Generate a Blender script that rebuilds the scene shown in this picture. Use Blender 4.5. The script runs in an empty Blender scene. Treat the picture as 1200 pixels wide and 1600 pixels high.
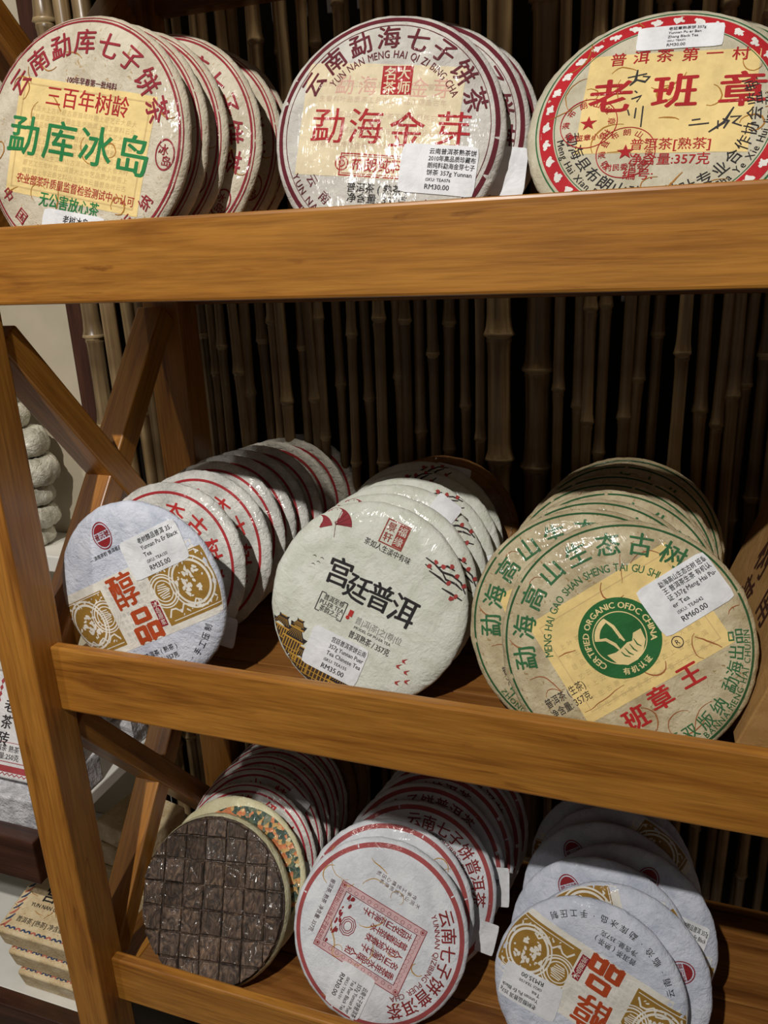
import bpy, bmesh, math, random
from mathutils import Vector, Matrix, noise
random.seed(7)
SC = bpy.context.scene
COL = SC.collection
H = 1.5                      # camera height above the shop floor
R_ = math.radians

# ------------------------------------------------------------------ camera
cam_d = bpy.data.cameras.new('camera')
cam = bpy.data.objects.new('camera', cam_d); COL.objects.link(cam); SC.camera = cam
cam_d.sensor_fit = 'VERTICAL'; cam_d.sensor_height = 24.0; cam_d.sensor_width = 18.0
cam_d.lens = 18.0            # 1200 px focal length on a 1600 px tall frame
cam_d.clip_start = .02
_r = Vector((.94651507, .32045461, -.03765708))
_d = Vector((.06757066, -.31098305, -.94801042))
_f = Vector((-.31550502, .89476164, -.31600347))
cam.matrix_world = Matrix(((_r.x, -_d.x, -_f.x, 0), (_r.y, -_d.y, -_f.y, 0), (_r.z, -_d.z, -_f.z, H), (0, 0, 0, 1)))

# ------------------------------------------------------------------ light
SC.view_settings.view_transform = 'Standard'; SC.view_settings.look = 'None'
SC.view_settings.exposure = 0.12; SC.view_settings.gamma = 1.0
SC.view_settings.use_curve_mapping = False
SC.cycles.max_bounces = 6; SC.cycles.diffuse_bounces = 3; SC.cycles.glossy_bounces = 3; SC.cycles.transmission_bounces = 2
w = bpy.data.worlds.new('world'); SC.world = w; w.use_nodes = True
bg = w.node_tree.nodes['Background']; bg.inputs[0].default_value = (1.0, .93, .84, 1); bg.inputs[1].default_value = .075

def lamp(name, kind, loc, target, energy, color, **kw):
    d = bpy.data.lights.new(name, kind); d.energy = energy; d.color = color
    for k, v in kw.items(): setattr(d, k, v)
    o = bpy.data.objects.new(name, d); COL.objects.link(o); o.location = loc
    o.rotation_euler = (Vector(target) - Vector(loc)).to_track_quat('-Z', 'Y').to_euler()
    return o
# ceiling track spots of the shop, above and behind the viewer
lamp('track_spot', 'SPOT', (-.36, -.58, H + 1.03), (-.25, .62, H - .38), 92, (1, .955, .89), spot_size=R_(110), spot_blend=.7, shadow_soft_size=.016)
lamp('track_spot_far', 'SPOT', (-1.25, -.75, H + 1.1), (-.98, .72, H - .85), 36, (1, .955, .89), spot_size=R_(46), spot_blend=.7, shadow_soft_size=.03)
# unseen lamp strip, added above the rack to bring highlights onto the bamboo
lamp('added_washer_strip', 'AREA', (-.1, .928, H + .80), (-.1, .932, H), 4.2, (1, .90, .74), shape='RECTANGLE', size=1.25, size_y=.02)

# ------------------------------------------------------------------ helpers
def link(o, parent=None):
    COL.objects.link(o)
    if parent is not None: o.parent = parent
    return o
def meshobj(name, verts, faces, mat, parent=None, smooth=False):
    me = bpy.data.meshes.new(name); me.from_pydata(verts, [], faces); me.update()
    if mat: me.materials.append(mat)
    if smooth: me.polygons.foreach_set('use_smooth', [True] * len(me.polygons))
    return link(bpy.data.objects.new(name, me), parent)
def tag(o, label, cat, group=None, kind=None):
    if label: o['label'] = label
    if cat: o['category'] = cat
    if group: o['group'] = group
    if kind: o['kind'] = kind
    return o
def struct(o): o['kind'] = 'structure'; return o
def empty(name, loc=(0, 0, 0)):
    o = bpy.data.objects.new(name, None); o.empty_display_size = .02; COL.objects.link(o); o.location = loc; return o

def bevel_box_mesh(name, sx, sy, sz, mat, bev=.0015, seg=2):
    bm = bmesh.new(); bmesh.ops.create_cube(bm, size=1)
    for v in bm.verts: v.co = Vector((v.co.x * sx, v.co.y * sy, v.co.z * sz))
    if bev: bmesh.ops.bevel(bm, geom=list(bm.edges), offset=bev, segments=seg, affect='EDGES', profile=.5)
    me = bpy.data.meshes.new(name); bm.to_mesh(me); bm.free(); me.materials.append(mat)
    return me
def beam(name, p0, p1, wid, hei, mat, parent=None, up=(0, 0, 1), bev=.002):
    """a bar from p0 to p1; grain runs along local X"""
    p0, p1 = Vector(p0), Vector(p1); L = (p1 - p0).length
    x = (p1 - p0).normalized(); y = Vector(up).cross(x).normalized(); z = x.cross(y)
    me = bevel_box_mesh(name, L, wid, hei, mat, bev)
    o = link(bpy.data.objects.new(name, me), parent)
    M = Matrix((x, y, z)).transposed().to_4x4(); M.translation = (p0 + p1) / 2
    o.matrix_world = M
    if parent is not None: o.matrix_parent_inverse = Matrix.Translation(-parent.location)
    return o

# ------------------------------------------------------------------ materials
def nodes(name):
    m = bpy.data.materials.new(name); m.use_nodes = True
    nt = m.node_tree; b = nt.nodes['Principled BSDF']
    return m, nt, b
def N(nt, t, **kw):
    n = nt.nodes.new(t)
    for k, v in kw.items():
        if k.startswith('i_'): n.inputs[k[2:].replace('_', ' ')].default_value = v
        else: setattr(n, k, v)
    return n
def ramp(nt, stops):
    r = nt.nodes.new('ShaderNodeValToRGB'); e = r.color_ramp.elements
    while len(e) < len(stops): e.new(.5)
    for el, (p, c) in zip(e, stops): el.position = p; el.color = (*c, 1)
    return r
def s2l(c):
    return tuple((x / 255 / 12.92) if x / 255 <= .04045 else ((x / 255 + .055) / 1.055) ** 2.4 for x in c)

def wood(name, light, mid, dark, rough=.38, coat=.25):
    m, nt, b = nodes(name); L = nt.links
    tc = N(nt, 'ShaderNodeTexCoord'); oi = N(nt, 'ShaderNodeObjectInfo')
    add = N(nt, 'ShaderNodeVectorMath', operation='MULTIPLY_ADD')
    comb = N(nt, 'ShaderNodeCombineXYZ')
    for i in range(3): L.new(oi.outputs['Random'], comb.inputs[i])
    add.inputs[1].default_value = (7.3, 3.1, 5.7)
    L.new(comb.outputs[0], add.inputs[0]); L.new(tc.outputs['Object'], add.inputs[2])
    mp = N(nt, 'ShaderNodeMapping'); mp.inputs['Scale'].default_value = (1.6, 16, 16); L.new(add.outputs[0], mp.inputs[0])
    n1 = N(nt, 'ShaderNodeTexNoise', i_Scale=1.6, i_Detail=5, i_Roughness=.55, i_Distortion=1.3); L.new(mp.outputs[0], n1.inputs['Vector'])
    mp2 = N(nt, 'ShaderNodeMapping'); mp2.inputs['Scale'].default_value = (9, 190, 190); L.new(add.outputs[0], mp2.inputs[0])
    n2 = N(nt, 'ShaderNodeTexNoise', i_Scale=1.5, i_Detail=3, i_Roughness=.6); L.new(mp2.outputs[0], n2.inputs['Vector'])
    r1 = ramp(nt, [(.30, dark), (.44, mid), (.60, light), (.75, mid)]); L.new(n1.outputs[0], r1.inputs[0])
    r2 = ramp(nt, [(.30, (.62, .58, .52)), (.62, (1.08, 1.08, 1.08))]); L.new(n2.outputs[0], r2.inputs[0])
    mp3 = N(nt, 'ShaderNodeMapping'); mp3.inputs['Scale'].default_value = (4, 46, 46); L.new(add.outputs[0], mp3.inputs[0])
    n3 = N(nt, 'ShaderNodeTexNoise', i_Scale=1.3, i_Detail=4, i_Roughness=.6, i_Distortion=2.2); L.new(mp3.outputs[0], n3.inputs['Vector'])
    r3 = ramp(nt, [(.63, (1, 1, 1)), (.72, (.45, .36, .30))]); L.new(n3.outputs[0], r3.inputs[0])
    mv = N(nt, 'ShaderNodeMix', data_type='RGBA', blend_type='MULTIPLY'); mv.inputs[0].default_value = .75; L.new(r1.outputs[0], mv.inputs[6]); L.new(r3.outputs[0], mv.inputs[7])
    mx = N(nt, 'ShaderNodeMix', data_type='RGBA', blend_type='MULTIPLY'); mx.inputs[0].default_value = .8
    L.new(mv.outputs[2], mx.inputs[6]); L.new(r2.outputs[0], mx.inputs[7]); L.new(mx.outputs[2], b.inputs['Base Color'])
    bp = N(nt, 'ShaderNodeBump', i_Strength=.18, i_Distance=.0015); L.new(n2.outputs[0], bp.inputs['Height']); L.new(bp.outputs[0], b.inputs['Normal'])
    b.inputs['Roughness'].default_value = rough; b.inputs['Coat Weight'].default_value = coat; b.inputs['Coat Roughness'].default_value = .25
    return m
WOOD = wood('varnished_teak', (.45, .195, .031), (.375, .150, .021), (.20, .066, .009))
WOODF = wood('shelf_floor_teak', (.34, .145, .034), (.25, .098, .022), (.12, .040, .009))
WOODR = wood('red_brown_wood', (.075, .027, .014), (.048, .016, .008), (.022, .008, .004))

def film(nt, b, tcout, weight=.75, scale=1.0, rough=.15, crease=.36, depth=.0040, low=.10):
    """clear crinkled shrink film: a coat with its own creased normal, tight in some places and loose in others"""
    L = nt.links
    mp = N(nt, 'ShaderNodeMapping'); mp.inputs['Rotation'].default_value = (0, 0, .75); mp.inputs['Scale'].default_value = (1.0, .22, 1.0)
    L.new(tcout, mp.inputs[0])
    a = N(nt, 'ShaderNodeTexNoise', i_Scale=120 * scale, i_Detail=3.0, i_Roughness=.55, i_Distortion=.6); L.new(mp.outputs[0], a.inputs['Vector'])
    c = N(nt, 'ShaderNodeTexNoise', i_Scale=30 * scale, i_Detail=2.0, i_Roughness=.5, i_Distortion=1.2); L.new(tcout, c.inputs['Vector'])
    ma = N(nt, 'ShaderNodeMath', operation='MULTIPLY_ADD'); L.new(c.outputs[0], ma.inputs[0]); ma.inputs[1].default_value = 1.6; L.new(a.outputs[0], ma.inputs[2])
    bp = N(nt, 'ShaderNodeBump', i_Strength=crease, i_Distance=depth); L.new(ma.outputs[0], bp.inputs['Height'])
    L.new(bp.outputs[0], b.inputs['Coat Normal'])
    k = N(nt, 'ShaderNodeTexNoise', i_Scale=16, i_Detail=3); L.new(tcout, k.inputs['Vector'])
    mr = N(nt, 'ShaderNodeMapRange'); mr.inputs[1].default_value = .46; mr.inputs[2].default_value = .70; mr.inputs[3].default_value = weight * low; mr.inputs[4].default_value = weight
    L.new(k.outputs[0], mr.inputs[0]); L.new(mr.outputs[0], b.inputs['Coat Weight'])
    b.inputs['Coat Roughness'].default_value = rough; b.inputs['Coat IOR'].default_value = 1.5

def paper(name, col, col2=None, speck=None, wrap=.75, bump=.35, scale=1.0):
    m, nt, b = nodes(name); L = nt.links
    col2 = col2 or tuple(c * .86 for c in col)
    tc = N(nt, 'ShaderNodeTexCoord')
    n1 = N(nt, 'ShaderNodeTexNoise', i_Scale=38, i_Detail=4, i_Roughness=.65); L.new(tc.outputs['Object'], n1.inputs['Vector'])
    r1 = ramp(nt, [(.34, col2), (.62, col)]); L.new(n1.outputs[0], r1.inputs[0])
    out = r1.outputs[0]
    if speck:
        v = N(nt, 'ShaderNodeTexNoise', i_Scale=150, i_Detail=3, i_Distortion=2.0); L.new(tc.outputs['Object'], v.inputs['Vector'])
        r2 = ramp(nt, [(.63, (0, 0, 0)), (.70, (1, 1, 1))]); L.new(v.outputs[0], r2.inputs[0])
        mx = N(nt, 'ShaderNodeMix', data_type='RGBA'); L.new(r2.outputs[0], mx.inputs[0]); L.new(out, mx.inputs[6]); mx.inputs[7].default_value = (*speck, 1)
        out = mx.outputs[2]
    L.new(out, b.inputs['Base Color'])
    n2 = N(nt, 'ShaderNodeTexNoise', i_Scale=55, i_Detail=3 if bump <= .2 else 5, i_Roughness=.6, i_Distortion=.8); L.new(tc.outputs['Object'], n2.inputs['Vector'])
    bp = N(nt, 'ShaderNodeBump', i_Strength=min(1.0, bump * 1.5), i_Distance=.0050); L.new(n2.outputs[0], bp.inputs['Height'])
    if bump <= .2: L.new(bp.outputs[0], b.inputs['Normal'])
    else:          # sharp creases and fine grain of the bare papers
        rg = N(nt, 'ShaderNodeTexNoise', i_Scale=20, i_Detail=2.5, i_Roughness=.5, i_Distortion=.9); rg.noise_type = 'RIDGED_MULTIFRACTAL'; L.new(tc.outputs['Object'], rg.inputs['Vector'])
        bp0 = N(nt, 'ShaderNodeBump', i_Strength=min(1.0, bump * 1.0), i_Distance=.0024); L.new(rg.outputs[0], bp0.inputs['Height']); L.new(bp0.outputs[0], bp.inputs['Normal'])
        n3 = N(nt, 'ShaderNodeTexNoise', i_Scale=210, i_Detail=3, i_Roughness=.6, i_Distortion=1.0); L.new(tc.outputs['Object'], n3.inputs['Vector'])
        bp2 = N(nt, 'ShaderNodeBump', i_Strength=min(1.0, bump * 1.5), i_Distance=.0018); L.new(n3.outputs[0], bp2.inputs['Height']); L.new(bp.outputs[0], bp2.inputs['Normal']); L.new(bp2.outputs[0], b.inputs['Normal'])
    b.inputs['Roughness'].default_value = .75; b.inputs['Specular IOR Level'].default_value = .25
    if wrap: film(nt, b, tc.outputs['Object'], wrap, scale)
    return m
_inks = {}
def ink(rgb, wrap=.75):
    k = (rgb, wrap)
    if k not in _inks:
        c = s2l(rgb); _inks[k] = paper('ink_%d_%d_%d' % rgb, c, tuple(x * .8 for x in c), None, wrap, .2)
    return _inks[k]
STICK = ink((238, 240, 244), 0.0); STICKINK = ink((42, 42, 46), 0.0)

P_BEIGE = paper('beige_rice_paper', s2l((212, 204, 184)), s2l((186, 176, 154)), s2l((176, 150, 110)))
P_GREY = paper('grey_white_paper', s2l((212, 210, 202)), s2l((186, 182, 174)))
P_CREAM = paper('grey_beige_paper', s2l((206, 200, 178)), s2l((184, 176, 152)))
P_BLUE = paper('blue_white_paper', s2l((216, 221, 234)), s2l((186, 193, 210)), None, .3, .4)
P_WHITE = paper('crinkled_white_paper', s2l((230, 229, 223)), s2l((192, 192, 186)), None, .75, .9)
P_PALE = paper('pale_green_white_paper', s2l((224, 227, 217)), s2l((202, 205, 190)))
P_KRAFT = paper('hemp_brown_paper', s2l((204, 192, 160)), s2l((168, 152, 118)), s2l((150, 124, 80)))
P_SNOW = paper('smooth_white_paper', s2l((228, 231, 236)), s2l((204, 208, 214)), None, .7, .3)
P_IVORY = paper('ivory_paper', s2l((232, 226, 190)), s2l((210, 202, 160)))
P_BROWN = paper('brown_card_paper', s2l((150, 108, 60)), s2l((120, 82, 42)), None, .9, .3)
FIBRE = ink((176, 120, 48))

def bamboo_mat():
    m, nt, b = nodes('dry_bamboo'); L = nt.links
    tc = N(nt, 'ShaderNodeTexCoord'); oi = N(nt, 'ShaderNodeObjectInfo')
    mp = N(nt, 'ShaderNodeMapping'); mp.inputs['Scale'].default_value = (150, 150, 5); L.new(tc.outputs['Object'], mp.inputs[0])
    n = N(nt, 'ShaderNodeTexNoise', i_Scale=1, i_Detail=4); L.new(mp.outputs[0], n.inputs['Vector'])
    n2 = N(nt, 'ShaderNodeTexNoise', i_Scale=9, i_Detail=3); L.new(tc.outputs['Object'], n2.inputs['Vector'])
    r = ramp(nt, [(.3, (.17, .110, .052)), (.55, (.33, .23, .115)), (.75, (.44, .33, .18))]); L.new(n.outputs[0], r.inputs[0])
    r2 = ramp(nt, [(.35, (.6, .55, .5)), (.6, (1, 1, 1))]); L.new(n2.outputs[0], r2.inputs[0])
    mx = N(nt, 'ShaderNodeMix', data_type='RGBA', blend_type='MULTIPLY'); mx.inputs[0].default_value = 1
    L.new(r.outputs[0], mx.inputs[6]); L.new(r2.outputs[0], mx.inputs[7])
    hv = N(nt, 'ShaderNodeHueSaturation'); L.new(mx.outputs[2], hv.inputs['Color'])
    mr = N(nt, 'ShaderNodeMapRange'); mr.inputs[3].default_value = .7; mr.inputs[4].default_value = 1.35; L.new(oi.outputs['Random'], mr.inputs[0]); L.new(mr.outputs[0], hv.inputs['Value'])
    L.new(hv.outputs[0], b.inputs['Base Color']); b.inputs['Roughness'].default_value = .32
    return m
BAMBOO = bamboo_mat()
def plain(name, rgb, rough=.6, noise_amt=.12, scale=20, coat=0):
    m, nt, b = nodes(name); L = nt.links; c = s2l(rgb)
    tc = N(nt, 'ShaderNodeTexCoord'); n = N(nt, 'ShaderNodeTexNoise', i_Scale=scale, i_Detail=4); L.new(tc.outputs['Object'], n.inputs['Vector'])
    r = ramp(nt, [(.3, tuple(x * (1 - noise_amt) for x in c)), (.7, c)]); L.new(n.outputs[0], r.inputs[0]); L.new(r.outputs[0], b.inputs['Base Color'])
    b.inputs['Roughness'].default_value = rough; b.inputs['Coat Weight'].default_value = coat
    return m
BAMNODE = plain('bamboo_node_ring_highlight', (176, 152, 112), .35, .3, 60)  # pale ring at the nodes, with the highlight there put into its colour
BEIGEWALL = plain('beige_wall_paint', (196, 184, 160)); DARKBACK = plain('dark_backing', (34, 24, 16), .9)
WHITEBOARD = plain('white_laminate', (232, 230, 222), .4); FLOORM = plain('grey_floor_tile', (120, 112, 102), .4)

# ------------------------------------------------------------------ setting
struct(meshobj('floor', [(-2.5, -2.5, 0), (2.5, -2.5, 0), (2.5, 1.02, 0), (-2.5, 1.02, 0)], [(0, 1, 2, 3)], FLOORM))
back = link(bpy.data.objects.new('wall_back', bevel_box_mesh('wall_back', 1.7, .02, 2.6, DARKBACK, 0))); back.location = (.05, 1.01, 1.3); struct(back)
wl = link(bpy.data.objects.new('wall_left', bevel_box_mesh('wall_left', 1.6, .03, 2.6, BEIGEWALL, 0))); wl.location = (-1.62, 1.0, 1.3); struct(wl)
tr = beam('trim_1', (-.815, .982, 0.01), (-.815, .982, 2.58), .03, .034, WOODR, None, up=(0, 1, 0)); struct(tr)

# bamboo poles: (x, node height relative to the camera, radius)
PX = [(-.589, -.153), (-.566, -.115), (-.548, -.151), (-.533, -.182), (-.509, -.108), (-.487, -.083), (-.475, -.19), (-.45, -.117), (-.437, -.186), (-.419, -.24), (-.401, -.167), (-.374, -.1), (-.361, -.185), (-.335, -.08), (-.316, -.155), (-.301, -.083), (-.285, -.228), (-.263, -.125), (-.243, -.087), (-.221, -.192), (-.205, -.232), (-.107, -.166), (-.084, -.187), (-.071, -.071), (-.055, -.068), (-.029, -.199), (-.013, -.153), (.007, -.102), (.033, -.122), (.056, -.189), (.078, -.205), (.089, -.171), (.108, -.159), (.122, -.125)]
xx = .14
while xx < .42: PX.append((xx, -.1 - random.random() * .15)); xx += .02
POLES = [(x, z, random.uniform(.0064, .0083)) for x, z in PX]
POLES += [(-.178, -.257, .0155), (-.131, -.268, .0165), (-.783, -.10, .0135), (-.748, -.2, .012), (-.722, -.215, .0135), (-.694, -.12, .011), (-.668, -.2, .010), (-.645, -.14, .0105), (-.622, -.2, .0085), (-.605, -.1, .008)]
def pole_mesh(seed, r, z0, z1, nodez):
    rnd = random.Random(seed); ns = 12
    zs = [nodez]; z = nodez
    while z < z1: z += rnd.uniform(.13, .24) * (1 if r < .012 else .9); zs.append(z)
    z = nodez
    while z > z0: z -= rnd.uniform(.13, .24) * (1 if r < .012 else .9); zs.append(z)
    zs = sorted(a for a in zs if z0 + .03 < a < z1 - .03)
    prof = [(z0, r * .95)]
    for a in zs:
        prof += [(a - .020, r * .93), (a - .006, r * .99), (a - .0032, r * 1.07), (a - .0010, r * 1.00), (a + .0010, r * 1.04), (a + .0030, r * 1.30), (a + .0065, r * 1.20), (a + .013, r * 1.06), (a + .026, r * .97)]
    prof.append((z1, r * .95))
    fill = []
    for (a, ra), (b_, rb) in zip(prof, prof[1:]):
        fill.append((a, ra))
        if b_ - a > .05: fill.append(((a + b_) / 2, r * .92))
    fill.append(prof[-1])
    bx, by, ph = rnd.uniform(-.004, .004), rnd.uniform(-.003, .003), rnd.uniform(0, 6)
    V, F = [], []
    for z, rr in fill:
        ox = bx * math.sin(z * 5 + ph) + rnd.uniform(-.0003, .0003); oy = by * math.cos(z * 4 + ph)
        for k in range(ns):
            a = 2 * math.pi * k / ns; V.append((ox + rr * math.cos(a), oy + rr * math.sin(a), z))
    for i in range(len(fill) - 1):
        for k in range(ns):
            k2 = (k + 1) % ns; F.append((i * ns + k, i * ns + k2, (i + 1) * ns + k2, (i + 1) * ns + k))
    F.append(tuple(range((len(fill) - 1) * ns, len(fill) * ns)))
    pale = [i for i in range(len(fill) - 1) if any(-.0013 < fill[i][0] - a < .0045 for a in zs)]
    return V, F, set(i * ns + k for i in pale for k in range(ns))
for i, (x, z, r) in enumerate(POLES):
    V, F, pale = pole_mesh(100 + i, r, -.95, .62, z)
    o = meshobj('bamboo_pole', V, F, BAMBOO, back, True); o.data.materials.append(BAMNODE)
    for k in pale: o.data.polygons[k].material_index = 1
    o.location = Vector((x, .962 + random.uniform(-.008, .008), H)) - back.location
    o.rotation_euler = (random.uniform(-.006, .006), random.uniform(-.016, .016), 0)

# ------------------------------------------------------------------ rack
XL, XR = -.573, .70          # inner faces of the end frames
rack = empty('display_rack', (XL, .56, 0))
tag(rack, 'orange-brown varnished wooden display rack with front rails and crossed end braces', 'display rack')
for x in (XL - .02225, XR + .02225):
    beam('post', (x, .5585, 0), (x, .5585, H + .75), .0445, .045, WOOD, rack, up=(1, 0, 0))
    beam('post', (x, .885, 0), (x, .885, H + .75), .0445, .052, WOOD, rack, up=(1, 0, 0))
LEV = [(-.0290, .036, 0.0), (-.4485, -.3725, -.425), (-.8625, -.797, -.845), (.292, .36, .325)]   # rail bottom, rail top, floor
for zb, zt, zf in LEV:
    beam('front_rail', (XL, .5665, H + (zb + zt) / 2), (XR, .5665, H + (zb + zt) / 2), .013, zt - zb, WOOD, rack, bev=.0025)
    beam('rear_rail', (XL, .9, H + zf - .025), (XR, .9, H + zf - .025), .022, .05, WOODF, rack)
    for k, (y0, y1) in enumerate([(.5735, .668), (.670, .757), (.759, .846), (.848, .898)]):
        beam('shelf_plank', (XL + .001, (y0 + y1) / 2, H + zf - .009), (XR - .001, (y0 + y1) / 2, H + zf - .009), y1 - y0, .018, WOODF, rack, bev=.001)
    for x in (XL - .022, XR + .022):
        beam('side_rail', (x, .581, H + zf - .014), (x, .859, H + zf - .014), .044, .028, WOOD, rack)
for zt, zb in ((.290, .01), (-.042, -.412), (-.462, -.832)):
    for x in (XL - .0225, XR + .0225):
        beam('cross_brace', (x + .002, .586, H + zt - .016), (x + .002, .854, H + zb + .016), .037, .030, WOOD, rack)
        beam('cross_brace', (x, .854, H + zt - .016), (x, .586, H + zb + .016), .0365, .030, WOOD, rack)

# ------------------------------------------------------------------ printed flat shapes
_tc = {}
def glyphs(body, bold=0.0, spacing=1.0):
    """verts/faces of a line of text, cap height about 0.72, centred on its box"""
    k = (body, spacing)
    if k in _tc: return _tc[k]
    c = bpy.data.curves.new('t', 'FONT'); c.body = body; c.resolution_u = 2; c.space_character = spacing
    o = bpy.data.objects.new('t', c); COL.objects.link(o)
    dg = bpy.context.evaluated_depsgraph_get(); me = o.evaluated_get(dg).to_mesh()
    V = [(v.co.x, v.co.y) for v in me.vertices]; F = [tuple(p.vertices) for p in me.polygons]
    o.evaluated_get(dg).to_mesh_clear(); bpy.data.objects.remove(o); bpy.data.curves.remove(c)
    if V:
        xs = [v[0] for v in V]; ys = [v[1] for v in V]
        cx = (min(xs) + max(xs)) / 2; cy = (min(ys) + max(ys)) / 2 if len(body) == 1 and ord(body) > 0x2e80 else .33
        V = [(x - cx, y - cy) for x, y in V]; wd = max(xs) - min(xs)
    else: wd = 0
    _tc[k] = (V, F, wd); return _tc[k]

class Print:
    """flat printed shapes on a unit disc, collected into named parts"""
    def __init__(s, joined=False): s.parts = []; s.idx = {}; s.joined = joined
    def own(s, p):
        """each line of lettering becomes a part of its own"""
        if s.joined or p[0] != 'lettering': return p
        if not p[3]: return p
        q = [p[0], p[1], p[2], [], []]; s.parts.append(q); return q
    def part(s, name, mat, layer, key=None):
        k = (key or name, mat.name)
        if k not in s.idx: s.idx[k] = len(s.parts); s.parts.append([name, mat, layer, [], []])
        return s.parts[s.idx[k]]
    def add(s, p, V, F):
        n = len(p[3]); p[3] += V; p[4] += [tuple(i + n for i in f) for f in F]
    def text(s, p, body, size, x, y, rot=0, bold=.012, sx=1.0, align='c', spacing=1.0, width=None):
        p = s.own(p); V, F, wd = glyphs(body, bold, spacing); a = R_(rot); c, sn = math.cos(a), math.sin(a)
        if width: sx = width / (wd * size)
        off = wd * size * sx / 2 if align == 'l' else 0
        # heavier weights: the outline printed again with small shifts, uprights heavier than cross strokes
        sh = [(0, 0)] if bold < .003 else ([(-bold, 0), (bold, 0)] if bold < .011 else [(-bold * 1.15, 0), (bold * 1.15, 0), (0, bold * .6), (0, -bold * .6)])
        for k, (dx, dy) in enumerate(sh):
            s.add(p, [(x + c * ((vx + dx) * size * sx + off) - sn * (vy + dy) * size, y + sn * ((vx + dx) * size * sx + off) + c * (vy + dy) * size, k * 9e-6) for vx, vy in V], F)
    def arc(s, p, body, size, rad, a0, a1, bold=.012, inward=False, sx=1.0):
        """characters spread from angle a0 to a1 (degrees), feet towards the centre"""
        n = len(body); p = s.own(p); was, s.joined = s.joined, True
        if ord(body[0]) > 0x2e80 or n < 3: pos = [i / max(1, n - 1) for i in range(n)]
        else:
            wds = [(.42 if ch == ' ' else (glyphs(ch, bold)[2] + .14)) for ch in body]; tot = sum(wds); acc = 0; pos = []
            for wv in wds: pos.append((acc + wv / 2) / tot); acc += wv
        for ch, t in zip(body, pos):
            if ch == ' ': continue
            a = a0 + (a1 - a0) * t; r = a + (90 if inward else -90)
            s.text(p, ch, size, rad * math.cos(R_(a)), rad * math.sin(R_(a)), r, bold, sx)
        s.joined = was
    def ring(s, p, r0, r1, n=96, cx=0, cy=0, a0=0, a1=360, sy=1, rot=0):
        m = n + 1; V = []; cr, sr = math.cos(R_(rot)), math.sin(R_(rot)); nr = max(1, math.ceil((r1 - r0) / .07))
        for q in range(nr + 1):
            rr = r0 + (r1 - r0) * q / nr
            for i in range(m):
                a = R_(a0 + (a1 - a0) * i / n); x, y = rr * math.cos(a), rr * math.sin(a) * sy
                V.append((cx + x * cr - y * sr, cy + x * sr + y * cr))
        s.add(p, V, [(q * m + i, q * m + i + 1, (q + 1) * m + i + 1, (q + 1) * m + i) for q in range(nr) for i in range(n)])
    def disc(s, p, r, cx=0, cy=0, n=40, sy=1, rot=0):
        s.ring(p, r * .02, r, n, cx, cy, 0, 360, sy, rot)
    def rect(s, p, cx, cy, wd, ht, rot=0, nx=14, ny=14, rmax=.985):
        c, sn = math.cos(R_(rot)), math.sin(R_(rot)); V = []
        for j in range(ny + 1):
            for i in range(nx + 1):
                x = (i / nx - .5) * wd; y = (j / ny - .5) * ht; X, Y = cx + c * x - sn * y, cy + sn * x + c * y
                q = math.hypot(X, Y)
                if q > rmax: X, Y = X * rmax / q, Y * rmax / q
                V.append((X, Y))
        s.add(p, V, [(j * (nx + 1) + i, j * (nx + 1) + i + 1, (j + 1) * (nx + 1) + i + 1, (j + 1) * (nx + 1) + i) for j in range(ny) for i in range(nx)])
    def frame(s, p, cx, cy, wd, ht, t, rot=0):
        c, sn = math.cos(R_(rot)), math.sin(R_(rot))
        for x, y, a, b in ((0, ht / 2 - t / 2, wd, t), (0, -ht / 2 + t / 2, wd, t), (wd / 2 - t / 2, 0, t, ht), (-wd / 2 + t / 2, 0, t, ht)):
            s.rect(p, cx + c * x - sn * y, cy + sn * x + c * y, a, b, rot, 10 if a > b else 1, 1 if a > b else 10)
    def line(s, p, pts, wd, taper=True):
        n = len(pts); V = []
        for i, (x, y) in enumerate(pts):
            x0, y0 = pts[max(0, i - 1)]; x1, y1 = pts[min(n - 1, i + 1)]; d = math.hypot(x1 - x0, y1 - y0) or 1
            nx, ny = -(y1 - y0) / d, (x1 - x0) / d
            ww = wd / 2 * ((.35 + .65 * math.sin(math.pi * min(.93, max(.07, i / (n - 1))))) if taper else 1)
            V += [(x + nx * ww, y + ny * ww), (x - nx * ww, y - ny * ww)]
        s.add(p, V, [(2 * i, 2 * i + 1, 2 * i + 3, 2 * i + 2) for i in range(n - 1)])
    def poly(s, p, pts): s.add(p, list(pts), [tuple(range(len(pts)))])
    def star(s, p, cx, cy, r, rot=90):
        pts = []
        for i in range(10):
            a = R_(rot + 36 * i); q = r if i % 2 == 0 else r * .4; pts.append((cx + q * math.cos(a), cy + q * math.sin(a)))
        n = len(p[3]); p[3].extend([(cx, cy)] + pts); p[4].extend([(n, n + 1 + i, n + 1 + (i + 1) % 10) for i in range(10)])
    def fibres(s, seed, count, mat, rmax=.86):
        rnd = random.Random(seed); p = s.part('straw_fibres', mat, .00042)
        for _ in range(count):
            a = rnd.uniform(0, 6.28); q = rmax * math.sqrt(rnd.random()); x, y = q * math.cos(a), q * math.sin(a)
            d = rnd.uniform(0, 6.28); k = rnd.uniform(-.5, .5); pts = []
            for _ in range(rnd.randint(6, 14)):
                if math.hypot(x, y) > .93: break
                pts.append((x, y)); x += .03 * math.cos(d); y += .03 * math.sin(d); d += k + rnd.uniform(-.25, .25)
            if len(pts) > 3: s.line(p, pts, rnd.uniform(.006, .013))

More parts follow.
